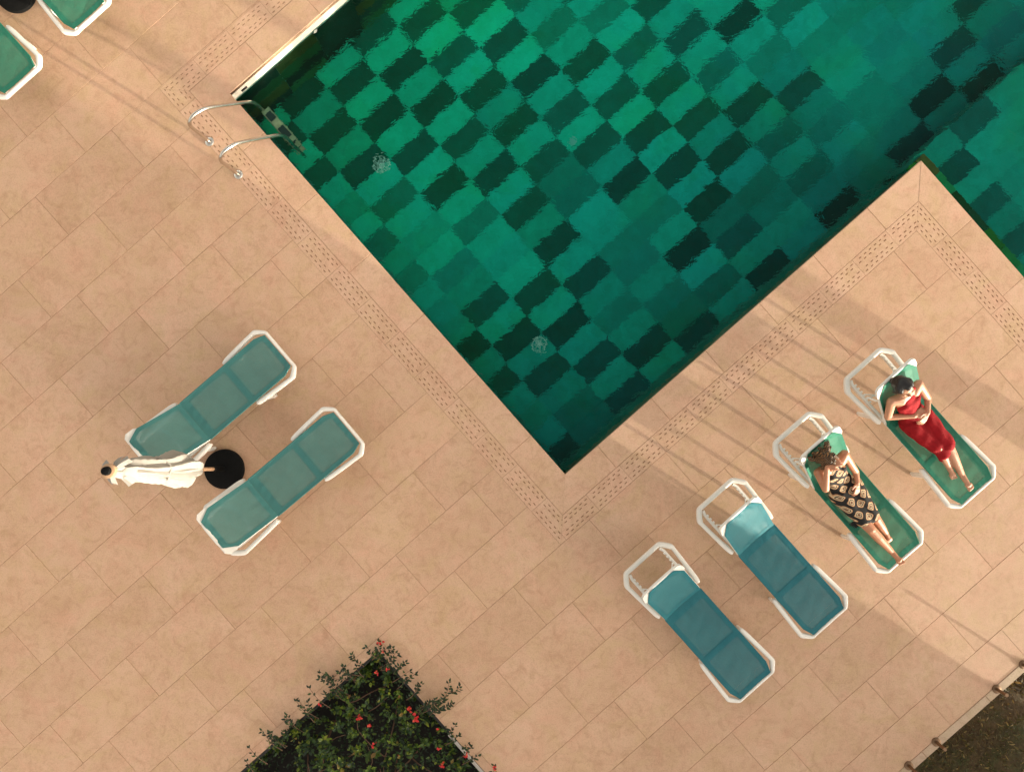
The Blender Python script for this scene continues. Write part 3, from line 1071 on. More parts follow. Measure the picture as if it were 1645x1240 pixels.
def back_pt(d, s, load=0.0):
    fd = 1 - math.exp(-(d / .04) ** 2)
    wr = fd * (.0032 * math.sin(d * 24 + 1.8 * s + 1) * math.sin(s * 4 + d * 6) + .004 * math.exp(-(d / .15) ** 2) * (math.sin(s * 6 + d * 14) + .6 * math.sin(s * 17 + 2)) + .002 * math.exp(-((BL - d) / .12) ** 2) * (math.sin(s * 9 - d * 22) + .7 * math.sin(s * 21)))
    sag = (0.012 + .002 * min(1, d / .2) + load * math.sin(math.pi * d / BL)) * (1 - s * s) + wr * (1 - s * s * .8)
    return (HX + d * math.cos(BA) + sag * math.sin(BA), ZS + d * math.sin(BA) - sag * math.cos(BA))


def lounger(mat, load=0.0):
    t = empty('sun_lounger')
    wr = 'white_resin'
    # foot frame
    half = [(.622, .288, .308), (.612, .291, .315), (.55, .303, .322), (.34, .322, .328), (.16, .334, .33), (.115, .328, .33), (.045, .270, .33), (.025, .245, .332), (.023, .20, .332)]
    hw_ = [.026, .050, .058, .050, .046, .056, .046, .034, .030]
    full = [Vector(p) for p in half] + [Vector((.023, 0, .332))] + [Vector((p[0], -p[1], p[2])) for p in half[::-1]]
    wl_ = hw_ + [.030] + hw_[::-1]
    sm = catmull(full, 4)
    ws = [wl_[min(i // 4, len(wl_) - 1)] * (1 - (i % 4) / 4) + wl_[min(i // 4 + 1, len(wl_) - 1)] * (i % 4) / 4 for i in range(len(sm))]
    MB().band(sm, ws, .046).build('foot_frame', wr, t, True)
    half = [(1.328, .292, .308), (1.338, .295, .315), (1.40, .307, .322), (1.62, .326, .328), (1.80, .338, .33), (1.85, .332, .33), (1.935, .268, .33), (1.955, .24, .332), (1.957, .19, .332)]
    hw_ = [.026, .050, .056, .048, .046, .060, .056, .050, .048]
    full = [Vector(p) for p in half] + [Vector((1.957, 0, .332))] + [Vector((p[0], -p[1], p[2])) for p in half[::-1]]
    wl_ = hw_ + [.048] + hw_[::-1]
    sm = catmull(full, 4)
    ws = [wl_[min(i // 4, len(wl_) - 1)] * (1 - (i % 4) / 4) + wl_[min(i // 4 + 1, len(wl_) - 1)] * (i % 4) / 4 for i in range(len(sm))]
    MB().band(sm, ws, .046).build('head_frame', wr, t, True)
    for s in (-1, 1):
        MB().band([(.09, s * .215, .30), (.2, s * .232, .30), (1.2, s * .232, .30), (1.5, s * .243, .30), (1.86, s * .243, .305), (1.915, s * .225, .315)], .034, .05).build('side_rail', wr, t, True)
        for (xt, xb) in ((.53, .50), (1.42, 1.45)):
            lg = MB()
            rings = []
            for (x, y, z, w, d) in ((xt, .294, .315, .075, .040), (xt * .7 + xb * .3, .296, .22, .070, .036), (xt * .25 + xb * .75, .298, .09, .060, .034), (xb, .298, .012, .060, .036), (xb, .298, 0.0, .054, .030)):
                rings.append([Vector((x + u * w / 2, s * (y + v * d / 2), z)) for u, v in ((-1, -.6), (-.6, -1), (.6, -1), (1, -.6), (1, .6), (.6, 1), (-.6, 1), (-1, .6))])
            lg.rings(rings).build('leg', wr, t, True)
        rk = MB()
        for k in range(6):
            x = 1.58 + k * .05
            rk.box(x, x + .018, s * .226 - .012, s * .226 + .008, .318, .342)
        rk.build('rack', wr, t)
    for x in (.62,):
        MB().band([(x, -.25, .29), (x, 0, .275), (x, .25, .29)], .05, .03).build('cross_bar', wr, t, True)
    MB().band([(HX - .06, -.23, .30), (HX - .06, .23, .30)], .045, .04).build('cross_bar', wr, t, True)
    # seat cloth with hems
    def seat_strip(x0, x1, s0, s1, dz, nx, ny):
        vs, fs = [], []
        for i in range(nx + 1):
            x = x0 + (x1 - x0) * i / nx
            for j in range(ny + 1):
                s = s0 + (s1 - s0) * j / ny
                vs.append((x, s * seat_hw(x), seat_pt(x, s, load) + dz))
        for i in range(nx):
            for j in range(ny):
                a = i * (ny + 1) + j
                fs.append((a, a + 1, a + ny + 2, a + ny + 1))
        m_ = MB(); m_.add(vs, fs)
        return m_
    xs_break = 0.17
    seat = seat_strip(.045, xs_break, -1, 1, 0, 8, 26)
    m2 = seat_strip(xs_break, HX + .012, -1, 1, -.0004, 60, 26)
    seat.add(m2.v, m2.f)
    so = seat.build('seat_sling', mat + '_sling', t, True)
    hem = mat + '_hem'
    for s0, s1 in ((-1, -.83), (.83, 1)):
        seat_strip(xs_break, HX, s0, s1, .0025, 60, 3).build('hem', hem, so, True)
        seat_strip(.045, xs_break, s0, s1, .0025, 5, 2).build('hem', hem, so, True)
    seat_strip(.045, .105, -.83, .83, .0025, 4, 24).build('hem', hem, so, True)
    seat_strip(.60, .665, -.83, .83, .0025, 4, 24).build('hem', hem, so, True)
    seat_strip(HX - .09, HX, -.83, .83, .0025, 5, 24).build('hem', hem, so, True)
    for s in (-1, 1):
        pth = [(.05, s * .222, ZS - .004), (.17, s * .265, ZS - .004), (.6, s * .265, ZS - .004), (HX, s * .265, ZS - .004)]
        MB().tube(pth, .009, 8).build('piping', hem, so, True)
    # backrest
    def back_strip(d0, d1, s0, s1, off, nx, ny):
        vs, fs = [], []
        for i in range(nx + 1):
            d = d0 + (d1 - d0) * i / nx
            for j in range(ny + 1):
                s = s0 + (s1 - s0) * j / ny
                x, z = back_pt(d, s, load)
                vs.append((x - off * math.sin(BA), s * back_hw(d), z + off * math.cos(BA)))
        for i in range(nx):
            for j in range(ny):
                a = i * (ny + 1) + j
                fs.append((a, a + 1, a + ny + 2, a + ny + 1))
        m_ = MB(); m_.add(vs, fs)
        return m_
    bo = back_strip(0.0, BL, -1, 1, 0, 36, 26).build('back_sling', mat + '_sling', t, True)
    for s0, s1 in ((-1, -.82), (.82, 1)):
        back_strip(0.0, BL, s0, s1, .0025, 36, 3).build('hem', hem, bo, True)
    back_strip(BL - .07, BL, -.82, .82, .0025, 5, 24).build('hem', hem, bo, True)
    back_strip(0.0, .06, -.82, .82, .0025, 5, 24).build('hem', hem, bo, True)
    def bp(d, y, off=0.0):
        return (HX + d * math.cos(BA) - off * math.sin(BA), y, ZS + d * math.sin(BA) + off * math.cos(BA))
    pth = [bp(0, -.252, -.03), bp(.3, -.252, -.03), bp(BL - .13, -.252, -.03), bp(BL - .01, -.20, -.028), bp(BL, -.1, -.026), bp(BL, .1, -.026), bp(BL - .01, .20, -.028), bp(BL - .13, .252, -.03), bp(.3, .252, -.03), bp(0, .252, -.03)]
    MB().tube(pth, .019, 10).build('back_frame', wr, t, True)
    for s in (-1, 1):
        cp = MB()
        lo, hi = [], []
        for d, y in ((BL - .15, .268), (BL - .11, .284), (BL - .02, .272), (BL + .012, .235), (BL + .014, .165), (BL - .004, .175)):
            lo.append(Vector(bp(d, s * y, -.035)))
            hi.append(Vector(bp(d, s * y, -.006)))
        cp.rings([lo, hi]).build('corner_cap', wr, t, False)
    # strut that props the backrest on the rack
    MB().tube(catmull([(1.655, -.222, .335), (1.63, -.19, .335), (1.60, -.09, .35), (1.592, 0, .354), (1.60, .09, .35), (1.63, .19, .335), (1.655, .222, .335)], 4), .0095, 8).build('strut', wr, t, True)
    for s in (-1, 1):
        MB().tube([(1.645, s * .212, .337), (1.60, s * .215, .46), Vector(bp(.40, s * .215, -.035))], .012, 8).build('strut', wr, t, True)
        MB().tube([(1.60, s * .12, .348), (1.70, s * .222, .338)], .007, 6).build('strut', wr, t, True)
    return t


def copy_tree(o, parent=None):
    c = o.copy()
    COL.objects.link(c)
    if parent is not None:
        c.parent = parent
    for ch in list(o.children):
        copy_tree(ch, c)
    return c


def lounger_pose(px, py, dx, dy):
    w = W(px, py, .33)
    a = math.atan2(-dy, dx)
    d = Vector((math.cos(a), math.sin(a), 0))
    w = w - d * .022
    return Vector((w.x, w.y, 0)), a


protos = {k: None for k in ('teal', 'blue', 'green')}
GR = 'white framed sun loungers around the pool'
POSES = {}
for key, mat, load, px, py, dx, dy, label in (
        ('red', 'green', .03, 1568.6, 790.4, -770, -868, 'green sun lounger under the woman in the red dress'),
        ('pattern', 'green', .03, 1452.3, 894.5, -755, -868, 'green sun lounger under the woman in the patterned dress'),
        ('sunhead', 'blue', 0, 1331.6, 999, -570, -640, 'empty blue green lounger beside the patterned woman, its headrest catching the sun'),
        ('shade', 'blue', 0, 1214.5, 1101.6, -577, -645, 'empty blue green lounger in full shade at the outer end of the row of four'),
        ('upper', 'teal', 0, 450, 561, -425, 365, 'empty teal lounger with its headrest behind the closed white parasol'),
        ('lower', 'teal', 0, 560, 684.6, -428, 360, 'empty teal lounger below the black round parasol base'),
        ('corner1', 'green', .0, 147.7, 30, -.67, -.74, 'green lounger cut by the top edge of the picture, left of the drain corner'),
        ('corner2', 'green', .0, 36.5, 133, -.67, -.74, 'green lounger cut by the left edge of the picture, below the other sunlit one')):
    pk = mat + str(load)
    if protos.get(pk) is None:
        o = lounger(mat, load)
        protos[pk] = o
    else:
        o = copy_tree(protos[pk])
    loc, ang = lounger_pose(px, py, dx, dy)
    o.location = loc
    o.rotation_euler = (0, 0, ang)
    POSES[key] = (loc, ang)
    tag(o, label, 'sun lounger', GR)


# ------------------------------------------------------------------ closed parasols
def parasol(px, py, lean, label, seed):
    rg = random.Random(seed)
    w = W(px, py, 0)
    t = empty('parasol', (w.x, w.y, 0))
    bs = MB().lathe([(.232, 0), (.235, .012), (.232, .045), (.215, .055), (.05, .062), (.045, .062)], 48).build('base', 'black_base', t, True)
    # shaft frame: leaning slightly
    ax = Vector((lean[0], lean[1], 1)).normalized()
    q = Vector((0, 0, 1)).rotation_difference(ax)

    def S(x, y, h):
        return q @ Vector((x, y, h))
    MB().tube([S(0, 0, .05), S(0, 0, .33), S(0, 0, .335)], [.032, .032, .027], 14).build('socket', 'black_base', bs, True)
    MB().tube([S(0, 0, .30), S(0, 0, 1.2), S(0, 0, 2.33)], .0205, 14).build('pole', 'bare_wood', t, True)
    # folded canopy: eight pleats pressed round the pole
    prof = [(.80, .150), (.92, .170), (1.05, .178), (1.18, .170), (1.32, .150), (1.45, .128), (1.52, .120), (1.60, .124), (1.75, .116), (1.95, .100), (2.10, .082), (2.22, .058), (2.30, .034)]
    hs = [p[0] for p in prof]; rs_ = [p[1] for p in prof]
    seg, nr = 96, 46
    ph = [rg.uniform(-.25, .25) for _ in range(8)]
    am = [rg.uniform(.7, 1.3) for _ in range(8)]
    dr = [rg.uniform(-.05, .22) for _ in range(8)]
    rings = []
    for i in range(nr + 1):
        h = .80 + (2.30 - .80) * i / nr
        r = np.interp(h, hs, rs_)
        ring = []
        for k in range(seg):
            an = 2 * math.pi * k / seg
            kk = an / (2 * math.pi) * 8
            k0 = int(kk) % 8
            f = kk - int(kk)
            tw = 0.55 * math.sin(h * 3.1 + k0)           # pleats wind round the pole
            f2 = (f + .16 * math.sin(h * 5 + ph[k0] * 9)) % 1.0
            fold = (1 - abs(2 * f2 - 1) ** 0.8)
            low = max(0, (1.35 - h) / .55)
            rad = r * (0.69 + 0.40 * fold * am[k0] + .05 * math.sin(9 * h + k0 * 2.1))
            drop = low * (dr[k0] * (0.4 + .6 * fold))
            a2 = an + tw * .25
            ring.append(S(rad * math.cos(a2), rad * math.sin(a2), h + drop - 0.03 * low * math.sin(3 * an + 1)))
        rings.append(ring)
    MB().rings(rings, False).build('canopy', 'canvas', t, True)
    # strap tied round the middle
    strap = [S(.108 * math.cos(v) * (1 + .08 * math.sin(5 * v)), .108 * math.sin(v) * (1 + .08 * math.sin(5 * v)), 1.50 + .03 * math.sin(v)) for v in [2 * math.pi * k / 28 for k in range(29)]]
    MB().tube(strap, .008, 6).build('strap', 'canvas', t, True)
    # loose vent flaps at the top
    for k in range(7):
        an = 2 * math.pi * (k + rg.uniform(-.3, .3)) / 7
        L, wd = rg.uniform(.085, .13), rg.uniform(.028, .045)
        z0 = rg.uniform(2.16, 2.27)
        d = Vector((math.cos(an), math.sin(an), 0)); s = Vector((-d.y, d.x, 0))
        rings = []
        for j, u in enumerate((0, .35, .7, 1.0)):
            c = d * (.035 + L * u * .85) + Vector((0, 0, z0 - .09 * u * u * rg.uniform(.6, 1.5)))
            hw = wd * (.6 + .5 * u)
            rings.append([S(*(c + s * (-hw) + Vector((0, 0, -.012)))), S(*(c + Vector((0, 0, .012)))), S(*(c + s * hw + Vector((0, 0, -.012)))), S(*(c + Vector((0, 0, .006))))])
        MB().rings(rings).build('vent_flap', 'canvas', t, True)
    fn = MB()
    fn.tube([S(0, 0, 2.29), S(0, 0, 2.325), S(0, 0, 2.345), S(0, 0, 2.35)], [.052, .062, .062, .05], 18)
    fo = fn.build('crown_block', 'bare_wood', t, True)
    MB().tube([S(0, 0, 2.345), S(0, 0, 2.365), S(0, 0, 2.385), S(0, 0, 2.39)], [.038, .038, .034, .015], 16).build('finial', 'black_base', fo, True)
    return tag(t, label, 'parasol', 'closed parasols beside the loungers')


parasol(362, 753, (0.0, .115), 'closed white parasol leaning over its black round base between two teal loungers', 3)
parasol(28, -9, (0.0, .02), 'parasol whose black round base shows at the top left corner', 5)


# ------------------------------------------------------------------ people
def ico(sub):
    bm = bmesh.new()
    bmesh.ops.create_icosphere(bm, subdivisions=sub, radius=1.0)
    v = np.array([p.co[:] for p in bm.verts])
    f = [tuple(x.index for x in fc.verts) for fc in bm.faces]
    bm.free()
    return v, f


ICO = ico(2)


def blob(name, segs, mat, parent, voxel=.007, it=5, disp=None):
    """one continuous skin: a chain of overlapping balls for every limb, fused into a single surface"""
    V, F = [], []
    tv, tf = ICO
    n = 0
    for sgm in segs:
        p0, r0, p1, r1 = sgm[:4]
        p0, p1 = Vector(p0), Vector(p1)
        R0 = np.array(r0 if isinstance(r0, (tuple, list)) else (r0,) * 3, float)
        R1 = np.array(r1 if isinstance(r1, (tuple, list)) else (r1,) * 3, float)
        tilt = sgm[4] if len(sgm) > 4 else 0.0
        ct, st = math.cos(tilt), math.sin(tilt)
        rot = np.array([[ct, 0, -st], [0, 1, 0], [st, 0, ct]])
        L = (p1 - p0).length
        k = max(1, int(math.ceil(L / (0.30 * min(R0.min(), R1.min())))))
        k = min(k, 60)
        for i in range(k + 1):
            t = i / k
            rr = R0 * (1 - t) + R1 * t
            c = p0.lerp(p1, t)
            V.append((tv * rr) @ rot.T + np.array(c[:]))
            F += [(a + n, b + n, c_ + n) for a, b, c_ in tf]
            n += len(tv)
    me = bpy.data.meshes.new(name)
    me.from_pydata(np.concatenate(V).tolist(), [], F)
    tmp = bpy.data.objects.new('tmp', me)
    COL.objects.link(tmp)
    rm = tmp.modifiers.new('r', 'REMESH')
    rm.mode = 'VOXEL'
    rm.voxel_size = voxel
    sm = tmp.modifiers.new('s', 'SMOOTH')
    sm.iterations = it
    sm.factor = 0.5
    dg = bpy.context.evaluated_depsgraph_get()
    out = bpy.data.meshes.new_from_object(tmp.evaluated_get(dg))
    out.name = name
    bpy.data.objects.remove(tmp)
    bpy.data.meshes.remove(me)
    if disp is not None:
        co = np.zeros(len(out.vertices) * 3); out.vertices.foreach_get('co', co)
        no = np.zeros(len(out.vertices) * 3); out.vertices.foreach_get('normal', no)
        co, no = co.reshape(-1, 3), no.reshape(-1, 3)
        co = co + no * disp(co)[:, None]
        out.vertices.foreach_set('co', co.ravel())
    out.materials.clear()
    out.materials.append(MATS[mat])
    out.polygons.foreach_set('use_smooth', [True] * len(out.polygons))
    out.update()
    return link(bpy.data.objects.new(name, out), parent)


def hand(w, d, s, bend=0.5, spread=0.10):
    """w wrist, d towards the fingers, s towards the thumb side; fingers curl towards the palm"""
    w, d, s = Vector(w), Vector(d).normalized(), Vector(s)
    s = (s - d * s.dot(d)).normalized()
    n = d.cross(s).normalized()
    if n.z > 0:
        n = -n                      # palm faces down
    out = [(w, .021, w + d * .03, .022)]
    for k in (-1.5, -.5, .5, 1.5):
        out.append((w + d * .015 + s * k * .011, .014, w + d * .082 + s * k * .0185, .0125))
    for k, L in ((1.5, .066), (.5, .076), (-.5, .071), (-1.5, .055)):
        b = w + d * .085 + s * k * .0185
        d1 = (d + s * k * spread).normalized()
        m1 = b + d1 * L * .5 + n * L * .12 * bend
        m2 = m1 + (d1 + n * bend).normalized() * L * .32
        m3 = m2 + (d1 * .8 + n * bend * 1.6).normalized() * L * .25
        out += [(b, .0100, m1, .0092), (m1, .0092, m2, .0085), (m2, .0085, m3, .0078)]
    tb = w + d * .022 + s * .022
    t1 = tb + (d * .6 + s * .75).normalized() * .038
    t2 = t1 + (d * .9 + s * .25 + n * .2).normalized() * .034
    out += [(tb, .0135, t1, .0115), (t1, .0115, t2, .0090)]
    return out


def foot(an, toe, side):
    an, toe = Vector(an), Vector(toe)
    d = (toe - an)
    heel = an - d.normalized() * .045 + Vector((0, 0, -.02))
    ball = an.lerp(toe, .68)
    sd = d.cross(Vector((0, 0, 1))).normalized() * side
    out = [(an, .034, heel, .029), (heel, .028, ball, .028), (an, .034, ball, .026), (ball + sd * .018, .023, ball - sd * .022, .021)]
    for k, (o, L) in enumerate(((.024, 1.0), (.008, .99), (-.006, .93), (-.019, .86), (-.030, .78))):
        b = ball + sd * o
        e = ball + sd * o * 1.05 + (toe - ball) * L
        out.append((b, .0125, e, .0125 if k == 0 else .0090))
    return out


def head(c, f, up, s=1.0):
    """segments of a head: skull, jaw, nose, brow, ears; c centre, f where the face looks, up the crown"""
    c, f = Vector(c), Vector(f).normalized()
    up = Vector(up); up = (up - f * up.dot(f)).normalized()
    r = f.cross(up)
    P = lambda x, y, z: c + r * x * s + f * y * s + up * z * s
    return [(P(0, -.018, .025), .080 * s, P(0, .008, .025), .078 * s), (P(0, .018, -.01), .066 * s, P(0, .030, -.062), .046 * s),
            (P(0, .045, -.085), .030 * s, P(0, .060, -.088), .020 * s),
            (P(-.038, .035, -.055), .034 * s, P(.038, .035, -.055), .034 * s),
            (P(0, .082, .012), .0095 * s, P(0, .104, -.026), .0120 * s), (P(-.010, .092, -.030), .009 * s, P(.010, .092, -.030), .009 * s),
            (P(-.042, .066, .024), .013 * s, P(.042, .066, .024), .013 * s), (P(-.045, .056, -.02), .022 * s, P(.045, .056, -.02), .022 * s),
            (P(-.078, -.008, .012), .016 * s, P(-.080, -.012, -.022), .012 * s), (P(.078, -.008, .012), .016 * s, P(.080, -.012, -.022), .012 * s),
            (P(0, .078, -.052), .014 * s, P(0, .079, -.062), .013 * s)], P


def face_parts(P, parent, s=1.0):
    for x in (-.030, .030):
        m_ = MB()
        c = P(x, .076, .004)
        tv, tf = ico(1)
        m_.add([c + Vector(v) * .0105 * s for v in tv.tolist()], tf)
        m_.build('eye', 'dark_eye', parent, True)
        b0, b1, b2 = P(x - .016, .080, .028), P(x, .086, .033), P(x + .016, .080, .028)
        MB().tube([b0, b1, b2], .0038 * s, 6).build('eyebrow', 'dark_eye', parent, True)
    MB().tube([P(-.021, .080, -.056), P(-.008, .092, -.053), P(.008, .092, -.053), P(.021, .080, -.056)], [.003, .0062, .0062, .003], 8).build('mouth', 'lips', parent, True)


def person_at(key, label):
    loc, ang = POSES[key]
    o = empty('person', loc, ang)
    return tag(o, label, 'person', 'women reclining on loungers')


def fold_disp(fx, fy, amp, k):
    def f(co):
        return amp * (np.sin(co[:, 0] * fx + co[:, 1] * fy) * 0.6 + np.sin(co[:, 0] * fx * .45 - co[:, 1] * fy * 1.7 + k) * .6 + np.sin(co[:, 1] * fy * 1.1 + co[:, 0] * 9) * .5)
    return f


# --- woman in the red dress
pr = person_at('red', 'woman in a long red dress lying back with both hands on her belly')
T = BA - R(8)
sh_l, sh_r = Vector((1.535, -.135, .735)), Vector((1.575, .185, .70))
neck0, hd = Vector((1.575, .030, .775)), Vector((1.672, .075, .895))
hs, P = head(hd, (-.80, .10, .42), (.45, .05, .85))
body = [((1.17, .02, .445), (.10, .150, .085), (1.30, .025, .515), (.08, .118, .075), T),
        ((1.30, .025, .515), (.08, .118, .075), (1.46, .025, .64), (.09, .140, .09), T),
        ((1.46, .025, .64), (.09, .140, .09), (1.545, .027, .725), (.06, .135, .06), T),
        (neck0 + Vector((-.03, 0, -.04)), .052, neck0.lerp(hd, .55), .045),
        (sh_l, .052, (1.50, -.06, .70), .07), (sh_r, .052, (1.52, .10, .69), .07)] + hs
# her right arm (towards the outer side), bent across the waist
el_r, wr_r = Vector((1.405, .262, .525)), Vector((1.255, .075, .610))
body += [(sh_r, .050, el_r, .040), (el_r, .040, wr_r, .026)] + hand(wr_r, (-.10, -.9, .02), (-.9, .1, .2), .7)
el_l, wr_l = Vector((1.295, -.175, .590)), Vector((1.185, -.06, .615))
body += [(sh_l, .049, el_l, .039), (el_l, .038, wr_l, .025)] + hand(wr_l, (-.25, .75, -.02), (.7, .4, .3), .7)
# legs
kn_l, an_l = Vector((.735, -.035, .515)), Vector((.325, .028, .415))
kn_r, an_r = Vector((.775, .055, .500)), Vector((.490, .075, .410))
body += [((1.13, -.08, .445), .098, kn_l, .058), (kn_l, .056, kn_l.lerp(an_l, .35), .054), (kn_l.lerp(an_l, .35), .054, an_l, .034),
         ((1.15, .11, .445), .098, kn_r, .058), (kn_r, .056, kn_r.lerp(an_r, .4), .052), (kn_r.lerp(an_r, .4), .052, an_r, .034)]
body += foot(an_l, (.150, .075, .455), 1) + foot(an_r, (.345, .115, .408), -1)
bo = blob('body', body, 'skin_fair', pr, .0058, 4)
face_parts(P, bo)
dress = [((1.17, .02, .448), (.125, .178, .105), (1.30, .025, .520), (.098, .132, .088), T),
         ((1.30, .025, .520), (.098, .132, .088), (1.43, .025, .625), (.10, .150, .098), T),
         ((1.43, .025, .625), (.10, .150, .098), (1.50, .027, .690), (.072, .128, .072), T),
         ((1.43, -.04, .675), .062, (1.43, .09, .665), .062),
         ((1.15, .10, .45), .118, (.80, .055, .475), .092), ((1.13, -.07, .45), .118, (.74, -.032, .500), .094),
         ((1.12, .02, .45), (.11, .17, .10), (.80, .012, .470), (.09, .115, .088)),
         ((.80, .02, .480), (.09, .112, .092), (.645, .020, .460), (.035, .105, .082)),
         ((.64, -.06, .45), .035, (.62, .09, .44), .035),
         ((1.50, -.085, .735), .022, (1.56, -.05, .775), .018), ((1.52, .085, .72), .022, (1.575, .075, .765), .018)]
blob('dress', dress, 'red_cloth', pr, .0075, 4, fold_disp(38, 30, .0045, 1.0))
hair = [(P(0, -.030, .052), .086, P(0, -.060, .020), .088), (P(-.045, -.015, .048), .058, P(.045, -.015, .048), .058), (P(-.012, .026, .082), .047, P(0, -.04, .074), .068),
        (P(-.060, .016, .042), .034, P(-.072, -.025, -.035), .034), (P(.060, .016, .042), .034, P(.072, -.025, -.035), .034), (P(0, -.10, -.005), .050, P(.015, -.115, -.02), .046)]
blob('hair', hair, 'black_hair', pr, .007, 3)

# --- woman in the patterned dress
pp = person_at('pattern', 'woman in a black and cream patterned dress with one arm raised over her head')
sh_l, sh_r = Vector((1.505, -.130, .735)), Vector((1.530, .205, .715))
neck0, hd = Vector((1.545, .045, .765)), Vector((1.600, .085, .880))
hs, P = head(hd, (-.82, -.12, .36), (.38, .06, .9))
body = [((1.12, .03, .445), (.10, .150, .085), (1.26, .035, .505), (.08, .118, .075), T),
        ((1.26, .035, .505), (.08, .118, .075), (1.42, .035, .625), (.09, .140, .09), T),
        ((1.42, .035, .625), (.09, .140, .09), (1.515, .037, .715), (.06, .135, .06), T),
        (neck0 + Vector((-.03, 0, -.04)), .052, neck0.lerp(hd, .55), .045),
        (sh_l, .052, (1.47, -.06, .69), .07), (sh_r, .052, (1.49, .12, .69), .07)] + hs
el_r, wr_r = Vector((1.400, .290, .830)), Vector((1.612, .165, .965))
body += [(sh_r, .050, el_r, .041), (el_r, .040, wr_r, .026)] + hand(wr_r, (-.22, -.9, .10), (-.8, .2, .5), .45, .12)
el_l, wr_l = Vector((1.215, -.150, .565)), Vector((1.115, -.085, .575))
body += [(sh_l, .049, el_l, .039), (el_l, .038, wr_l, .026)] + hand(wr_l, (-.6, .55, -.05), (.5, .6, .3), .5, .14)
kn_r, an_r = Vector((.600, .125, .505)), Vector((.205, .090, .415))
kn_l, an_l = Vector((.640, .000, .480)), Vector((.405, .000, .405))
body += [((1.08, -.07, .445), .098, kn_l, .058), (kn_l, .057, kn_l.lerp(an_l, .45), .052), (kn_l.lerp(an_l, .45), .052, an_l, .034),
         ((1.10, .12, .445), .098, kn_r, .059), (kn_r, .057, kn_r.lerp(an_r, .35), .056), (kn_r.lerp(an_r, .35), .056, an_r, .034)]
body += foot(an_r, (.045, .098, .455), -1) + foot(an_l, (.300, .03, .405), 1)
bo = blob('body', body, 'skin_tan', pp, .0058, 4)
face_parts(P, bo)
dress = [((1.12, .03, .448), (.125, .172, .102), (1.26, .035, .510), (.098, .132, .088), T),
         ((1.26, .035, .510), (.098, .132, .088), (1.39, .035, .608), (.10, .150, .098), T),
         ((1.39, .035, .608), (.10, .150, .098), (1.475, .037, .685), (.072, .130, .072), T),
         ((1.39, -.03, .660), .062, (1.39, .10, .650), .062),
         ((1.10, .12, .45), .116, (.72, .115, .485), .088), ((1.08, -.06, .45), .116, (.70, .005, .470), .088),
         ((1.06, .03, .45), (.11, .165, .10), (.72, .062, .468), (.09, .115, .085)),
         ((.72, .065, .470), (.09, .105, .08), (.655, .070, .465), (.035, .100, .072))]
dp = blob('dress', dress, 'patterned_cloth', pp, .0075, 4, fold_disp(30, 34, .003, .3))
for (x, y) in ((.745, -.085), (.725, -.075), (.715, .205), (.74, .215), (.695, .195)):
    m_ = MB()
    for k in range(9):
        an = k * .7 + x * 40
        e = Vector((x + .03 * math.cos(an) - .012, y + .035 * math.sin(an), .40))
        m_.tube([(x, y * .85, .43), ((x + e.x) / 2, (y + e.y) / 2, .42), e], [.006, .005, .003], 5)
    m_.build('tassel', 'black_tassel', dp)
hair = [(P(0, -.030, .050), .079, P(0, -.055, .015), .082), (P(-.045, -.02, .045), .054, P(.045, -.02, .045), .054), (P(0, .010, .080), .046, P(0, -.04, .070), .062),
        (P(-.060, .010, .035), .032, P(-.072, -.02, -.05), .036), (P(.060, .010, .035), .032, P(.072, -.02, -.05), .036)]
rg = random.Random(21)
for k in range(16):                # curls spread over the headrest
    a0 = P(rg.uniform(-.06, .06), -.06, rg.uniform(-.02, .05))
    y1 = rg.uniform(-.14, .12)
    x1 = rg.uniform(1.62, 1.74)
    zb = ZS + (x1 - HX) * math.tan(BA) + .03
    hair.append((a0, .030, (x1, .075 + y1, zb), rg.uniform(.018, .03)))
blob('hair', hair, 'brown_hair', pp, .006, 2, fold_disp(95, 80, .005, 2.0))


# ------------------------------------------------------------------ edge posts
for k, (px, py, label) in enumerate(((1600.5, 1106, 'short bronze post at the terrace edge standing at the border of sun and shade'),
                                     (1503.5, 1191, 'short bronze post at the terrace edge, second from the bottom of the picture'),
                                     (1459.5, 1229, 'short bronze post at the terrace edge, lowest in the picture'),
                                     (1643.5, 1067, 'short bronze post at the terrace edge, cut by the right side of the picture'))):
    w = W(px, py)
    t = empty('edge_post', (w.x, w.y, 0), PANG)
    MB().lathe([(.052, .0), (.052, .010), (.046, .014), (.024, .016), (.023, .016)], 24).build('base_plate', 'brass', t, True)
    po = MB().lathe([(.019, .014), (.019, .15), (.017, .155)], 20).build('post', 'brass', t, True)
    MB().lathe([(.023, .150), (.024, .155), (.024, .168), (.020, .173)], 20).build('cap', 'brass', po, True)
    tag(t, label, 'post', 'bronze posts along the terrace edge')


